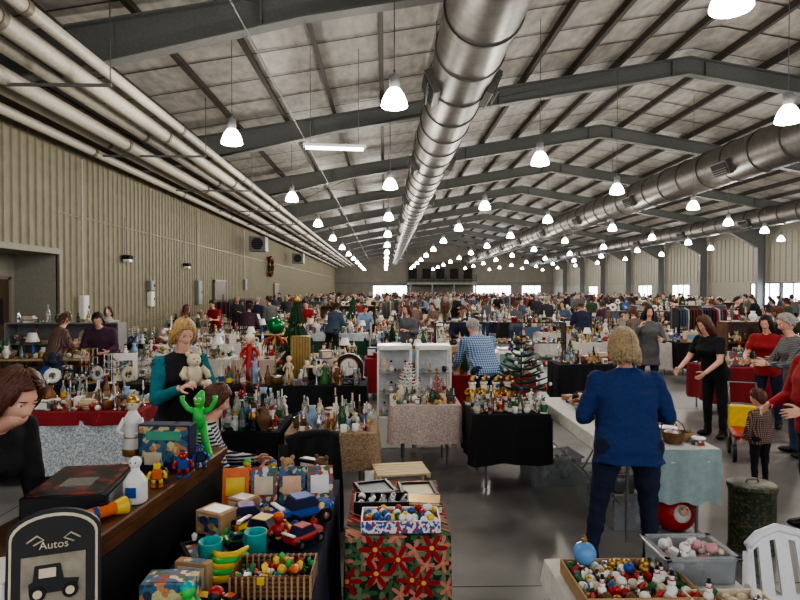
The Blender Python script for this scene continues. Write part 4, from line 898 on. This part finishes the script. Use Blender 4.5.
mb.lathe([(0,0),(.06,0),(.06,.02),(.04,.03),(.055,.1),(.045,.18),(.04,.23),(.05,.27),(.025,.31),(.018,.325),(0,.325)],WHITE,18); mb.sph((0,0,.35),(.033,.035,.04),CREAM,14,10); mb.sph((0,.005,.37),(.036,.037,.032),GOLD,12,8); mb.tube([(0,0,.39),(0,.0,.42)],[.014,.004],GOLD,8)
for s in (-1,1): mb.tube([(s*.042,0,.27),(s*.075,-.02,.2),(s*.03,-.055,.19)],[.017,.015,.01],WHITE,8); mb.sph((s*.012,-.034,.355),.004,BLACK,6,5)
mb.lathe([(.046,.16),(.05,.165),(.046,.17)],GOLD,16); mb.lathe([(.056,.06),(.058,.08),(.056,.1)],GOLD,16); mb.build('ceramic_figurine',loc=(-1.47,3.52,ZS))
mb=MB()
for s in (-1,1): mb.tube([(s*.02,0,.2),(s*.035,0,.1),(s*.055,-.005,.015),(s*.07,-.03,.01)],[.026,.022,.026,.018],LIME,10); mb.tube([(s*.025,0,.27),(s*.07,0,.29),(s*.1,-.01,.34),(s*.1,-.01,.37)],[.02,.015,.014,.016],LIME,10)
mb.tube([(0,0,.18),(0,0,.24),(0,0,.3)],[.04,.038,.03],LIME,12); mb.tube([(0,0,.3),(0,0,.35),(.02,0,.4)],[.026,.036,.012],LIME,12)
for s in (-1,1): mb.sph((s*.014,-.032,.355),.009,WHITE,8,6); mb.sph((s*.014,-.04,.355),.004,RED,6,5)
mb.tube([(-.015,-.034,.33),(0,-.037,.325),(.015,-.034,.33)],.003,YEL,5); mb.build('green_bendable_figure',loc=(-1.14,3.7,ZS))
def robot(x,y,c1,c2,s=1):
    mb=MB(); mb.box((0,0,.075),(.06,.04,.06),c1,.008); mb.box((0,0,.125),(.04,.035,.035),c2,.006)
    for q in (-1,1): mb.tube([(q*.018,0,.05),(q*.022,0,.02)],.013,c2,8); mb.box((q*.022,-.006,.008),(.024,.04,.016),c1,.003); mb.tube([(q*.034,0,.095),(q*.05,-.01,.07),(q*.048,-.03,.06)],.01,c2,8); mb.sph((q*.009,-.019,.128),.004,YEL,6,5)
    mb.cyl((0,0,.14),(0,0,.16),.003,.003,c1,6); ob=mb.build('toy_robot',loc=(x,y,ZS),rot=.3); ob.scale=(s,s,s)
robot(-1.1,3.28,BLUE,RED,.95); robot(-1.18,3.12,ORG,YEL,.85); robot(-1.05,3.43,NAVY,BLUE,.9); robot(-1.27,3.06,RED,ORG,.7); robot(-1.2,3.22,BLACK,GREY,.7)
mb=MB(); mb.lathe([(0,0),(.05,0),(.055,.01),(.055,.1),(.03,.14),(.02,.15),(.02,.17),(0,.175)],WHITE,18); mb.sph((0,0,.19),.03,WHITE,12,8); mb.box((0,-.054,.06),(.05,.006,.05),BLUE,.002); mb.sph((.012,-.027,.195),.004,BLACK,6,5); mb.sph((-.012,-.027,.195),.004,BLACK,6,5); mb.build('white_character_bottle',loc=(-1.2,2.9,ZS))
mb=MB(); mb.cyl((-.12,0,.035),(.08,0,.035),.026,.028,ORG,16); mb.cyl((.08,0,.035),(.13,0,.035),.03,.042,YEL,16); mb.cyl((.13,0,.035),(.135,0,.035),.04,.04,GLASS,16); mb.cyl((-.14,0,.035),(-.12,0,.035),.022,.026,BLUE,14); mb.cyl((-.02,0,.035),(.0,0,.035),.029,.029,BLUE,16); mb.box((.03,0,.065),(.04,.014,.012),BLACK,.003); mb.build('toy_flashlight',loc=(-1.27,2.66,ZS),rot=.9)
mb=MB(); mb.box((0,0,.05),(.36,.5,.1),BLACK,.004); mb.box((0,0,.102),(.32,.46,.004),M('dark_art_print',(30,24,26),.4,kind='cells',scale=18,col2=(70,22,26),col3=(46,40,40),col4=(120,36,30))); mb.box((0,-.05,.105),(.14,.12,.004),SILVER); mb.box((.182,0,.05),(.004,.42,.07),GREY); mb.build('toy_playset_box',loc=(-1.46,2.93,ZS),rot=.12)
def fchair(mb):
    for s in (-1,1):
        mb.tube([(s*.21,.22,0),(s*.21,.02,.42),(s*.2,-.12,.84)],.011,STEEL,8); mb.tube([(s*.2,-.2,0),(s*.19,.18,.43)],.011,STEEL,8)
    mb.box((0,.02,.44),(.39,.38,.02),GREY,.008); mb.box((0,-.1,.74),(.4,.015,.2),GREY,.006,(.32,0,0)); mb.cyl((-.2,-.17,.06),(.2,-.17,.06),.008,.008,STEEL,6); mb.cyl((-.2,.2,.05),(.2,.2,.05),.008,.008,STEEL,6)
mb=MB(); fchair(mb); mb.build('folding_chair',loc=(-1.47,4.47,0),rot=radians(-75))
mb=MB(); fchair(mb)
vs=[];fs=[];n=16
for k in range(12):
    t=k/11
    for i in range(n):
        u=i/(n-1)*2-1; vs.append((u*(.2+.03*t),-.135+(-.04)*sin(t*3)+.02*sin(u*9+t*3)-.02*(1-u*u)*t-.03,.88-.75*t))
for k in range(11):
    for i in range(n-1): fs.append((k*n+i,k*n+i+1,(k+1)*n+i+1,(k+1)*n+i))
mb.add(vs,fs,TEEB); mb.add([(v[0],v[1]+.07,v[2]) for v in vs[:n*8]],[f for f in fs if max(f)<n*8],TEEB)
mb.tube([(-.2,-.13,.86),(-.1,-.12,.89),(.1,-.12,.89),(.2,-.13,.86)],.035,TEEB,8); mb.tube([(-.22,-.15,.84),(-.24,-.2,.6),(-.22,-.24,.35)],[.045,.04,.03],TEEB,8); mb.build('chair_with_black_coat',loc=(-.6,4.72,0),rot=.35)
# ============================================================ FOREGROUND RIGHT
table('ornament_table',.74,1.5,1.7,2.74,.75,C_WHITE,.1,None,.1,60,fold=.003)
mb=MB(); rq=random.Random(61); i_tray(mb,rq,.46,.34,TAN,[CREAM,WHITE,GREEN,BROWN,GOLD,RED,SILVER,WHITE]); 
for k in range(26): put(mb,(rq.uniform(-.19,.19),rq.uniform(-.13,.13),.045),rq.uniform(0,6),rq.uniform(.32,.5),rq.choice([i_ball,i_heap,i_heap,i_snow,i_heap]),rq)
mb.build('box_of_ornaments',loc=(1.0,2.42,Z))
mb=MB(); mb.sph((0,0,.05),.05,M('pale_blue_glass',(100,150,200),.15,amt=.1),20,14); mb.cyl((0,0,.098),(0,0,.112),.012,.012,GOLD,8); mb.tube([(0,0,.112),(.008,0,.12),(0,0,.128),(-.008,0,.12),(0,0,.112)],.002,GOLD,5); mb.build('blue_ball_ornament',loc=(.86,2.55,.815))
mb=MB(); i_tray(mb,rq,.3,.34,CREAM,[CREAM,TAN,GREEN,GOLD,WHITE,BROWN]); 
for k in range(16): put(mb,(rq.uniform(-.1,.1),rq.uniform(-.12,.12),.045),rq.uniform(0,6),rq.uniform(.35,.5),rq.choice([i_ball,i_heap,i_heap,i_snow]),rq)
mb.build('cardboard_tray',loc=(1.32,2.14,Z))
mb=MB(); tote(mb,.3,.24,.11,CLR,[WHITE,CREAM,PINK,SILVER,WHITE],5); mb.build('plastic_bin',loc=(1.33,2.58,Z))
mb=MB(); WP=M('white_resin',(218,218,218),.35,amt=.04)
for s in (-1,1):
    mb.tube([(s*.24,-.24,0),(s*.23,-.22,.3),(s*.22,-.2,.43)],[.02,.024,.026],WP,8); mb.tube([(s*.23,.26,0),(s*.21,.2,.42),(s*.2,.25,.62),(s*.17,.29,.8)],[.02,.024,.022,.02],WP,8); mb.tube([(s*.23,-.2,.43),(s*.27,-.18,.64),(s*.27,.05,.66),(s*.21,.24,.66)],[.02,.022,.026,.02],WP,8)
mb.box((0,0,.43),(.46,.44,.025),WP,.01)
vs=[];fs=[];n=12
for k in range(10):
    t=k/9; w=.2-.03*t
    for i in range(n): u=i/(n-1)*2-1; vs.append((u*w,.2+.09*t+.03*(1-u*u),.46+(.37+.06*(1-u*u))*t))
for k in range(9):
    for i in range(n-1):
        if 2<k<8 and i%3==1: continue
        fs.append((k*n+i,k*n+i+1,(k+1)*n+i+1,(k+1)*n+i))
mb.add(vs,fs,WP); mb.add([(v[0],v[1]+.012,v[2]) for v in vs],fs,WP); mb.tube([(-.17,.29,.83),(-.1,.315,.865),(0,.325,.89),(.1,.315,.865),(.17,.29,.83)],.02,WP,8); mb.build('white_plastic_chair',loc=(1.86,2.42,0),rot=.1)
mb=MB(); mb.box((0,0,.3),(.34,.5,.08),RED,.03); mb.box((0,.2,.45),(.34,.06,.3),YEL,.02); 
for sx in (-1,1):
    for sy in (-1,1): mb.cyl((sx*.16-.02,sy*.2,.1),(sx*.16+.02,sy*.2,.1),.1,.1,BLACK,16); mb.cyl((sx*.16,sy*.2,.1),(sx*.14,sy*.2,.28),.015,.015,STEEL,6)
mb.tube([(-.15,.22,.5),(-.15,.38,.85),(.15,.38,.85),(.15,.22,.5)],.014,STEEL,8); mb.build('toddler_stroller',loc=(4.3,7.0,0),rot=-.4)
# ============================================================ HERO PEOPLE
person('woman_in_blue_sweater',(1.74,4.24,0),-4,1.7,KNIT,JEAN,SK1,H_BL,SH_B,b=1.33,lean=7,hp=16,aL=((-.36,.1,-1),(.55,.9,-.1)),aR=((.42,.1,-1),(-.5,.9,-.05)),lL=((-.2,.04,-1),(-.16,-.06,-1)),lR=((.08,.03,-1),(.03,-.05,-1)),hl=.13,hn=260,vox=.013,seed=1,belly=.4,coat=.015,hvol=1.16,hcurl=.022,foldamp=.010)
person('woman_in_black_tshirt',(4.5,8.05,0),112,1.68,TEEB,TEEB,SK1,H_BR,SH_B,sleeve='short',lean=16,hp=20,aL=((-.3,.4,-1),(.3,.9,-.7)),aR=((.35,.3,-1),(-.1,.9,-.6)),hl=.26,hn=160,vox=.016,seed=2,bust=.8,b=1.05)
person('woman_in_red_shirt',(5.6,8.6,0),130,1.64,TEER,JEAN,SK1,H_DK,SH_B,sleeve='short',lean=10,hp=18,aL=((-.3,.4,-1),(.3,1,-.1)),aR=((.3,.4,-1),(-.3,1,-.1)),hl=.2,hn=110,vox=.018,seed=3,bust=.7,b=1.15)
person('toddler',(3.86,6.06,0),20,.92,PLR,TEEB,SK1,H_BR,SH_B,lean=2,hp=8,b=1.3,headS=1.5,hl=0,hn=90,vox=.012,seed=4,aL=((-.3,.1,-1),(.1,.5,-1)),foldamp=.004)
person('person_in_red_sweater',(3.58,4.8,0),95,1.74,TEER,TEEB,SK1,H_DK,SH_B,lean=4,hp=12,b=1.25,hl=.05,vox=.015,seed=5,belly=.7,aL=((-.2,.25,-1),(.3,1,-.2)),aR=((.2,.25,-1),(-.3,1,-.3)))
person('shopper_in_plaid_shirt',(5.0,7.1,0),80,1.72,PLG,JEAN2,SK1,H_GR,SH_B,lean=10,hp=15,b=1.15,hl=.02,vox=.018,seed=6,aL=((-.2,.5,-1),(.1,1,.1)),aR=((.2,.5,-1),(-.1,1,0)))
person('woman_in_grey_plaid_jacket',(4.85,10.95,0),170,1.7,PLG,JEAN,SK1,H_DK,SH_B,lean=3,hp=8,b=1.15,hl=.22,hn=110,vox=.018,seed=7,coat=.1,aR=((.4,.5,-.8),(-.45,.4,1)),aL=((-.3,.3,-1),(.4,.9,.1)),curl=.6)
person('man_in_blue_plaid_shirt',(1.35,7.95,0),15,1.74,PLB,JEAN,SK1,H_GR,SH_B,lean=36,hp=10,b=1.2,hl=0,vox=.018,seed=8,belly=.5,aL=((-.2,.5,-1),(.1,.8,-.6)),aR=((.2,.5,-1),(-.1,.8,-.6)))
person('woman_leaning_over_table',(-2.13,2.95,0),-112,1.8,TEEB,JEAN,SK1,H_BR,SH_B,lean=38,hp=8,hl=.12,hn=280,vox=.014,seed=9,bust=.5,aL=((-.1,.1,-1),(.1,.4,-1)),aR=((.15,.1,-1),(-.1,.4,-1)),hcurl=.012,hvol=1.1)
person('woman_holding_teddy_bear',(-1.74,5.1,0),-140,1.76,TEEB,JEAN,SK1,H_YB,SH_B,lean=6,hp=24,hl=.14,hn=200,vox=.015,seed=10,bust=.5,sleevem=TEALC,aL=((-.25,.35,-1),(.5,.9,.35)),aR=((.25,.35,-1),(-.5,.9,.45)),curl=.6)
d=Vector((-sin(radians(-140)),cos(radians(-140)),0)); p=Vector((-1.74,5.1,1.22))+d*.31
mb=MB(); i_teddy(mb,r,CREAM); ob=mb.build('teddy_bear',loc=p,rot=radians(40)); ob.scale=(1.2,)*3
person('seated_person_in_striped_shirt',(-1.4,4.45,0),-75,1.68,STR,TEEB,SK1,H_BR,SH_B,lean=10,hp=22,hl=.1,hn=180,vox=.015,seed=12,lL=((-.15,1,-.08),(-.02,.05,-1)),lR=((.15,1,-.08),(.02,.05,-1)),aL=((-.15,.5,-1),(.2,1,-.1)),aR=((.15,.5,-1),(-.2,1,-.1)))
# ============================================================ WORLD + CAMERA
w=bpy.data.worlds.new('World'); SC.world=w; w.use_nodes=True; bg=w.node_tree.nodes['Background']; bg.inputs[0].default_value=(.96,.97,1,1); bg.inputs[1].default_value=1.1
cam=bpy.data.cameras.new('Camera'); cam.lens=27; cam.sensor_width=36; cam.clip_end=300
co=bpy.data.objects.new('Camera',cam); co.location=(0,0,2.0); co.rotation_euler=(radians(90-.95),0,radians(-1.43)); SC.collection.objects.link(co); SC.camera=co
SC.view_settings.view_transform='AgX'; SC.view_settings.look='AgX - Medium High Contrast'; SC.view_settings.exposure=.45
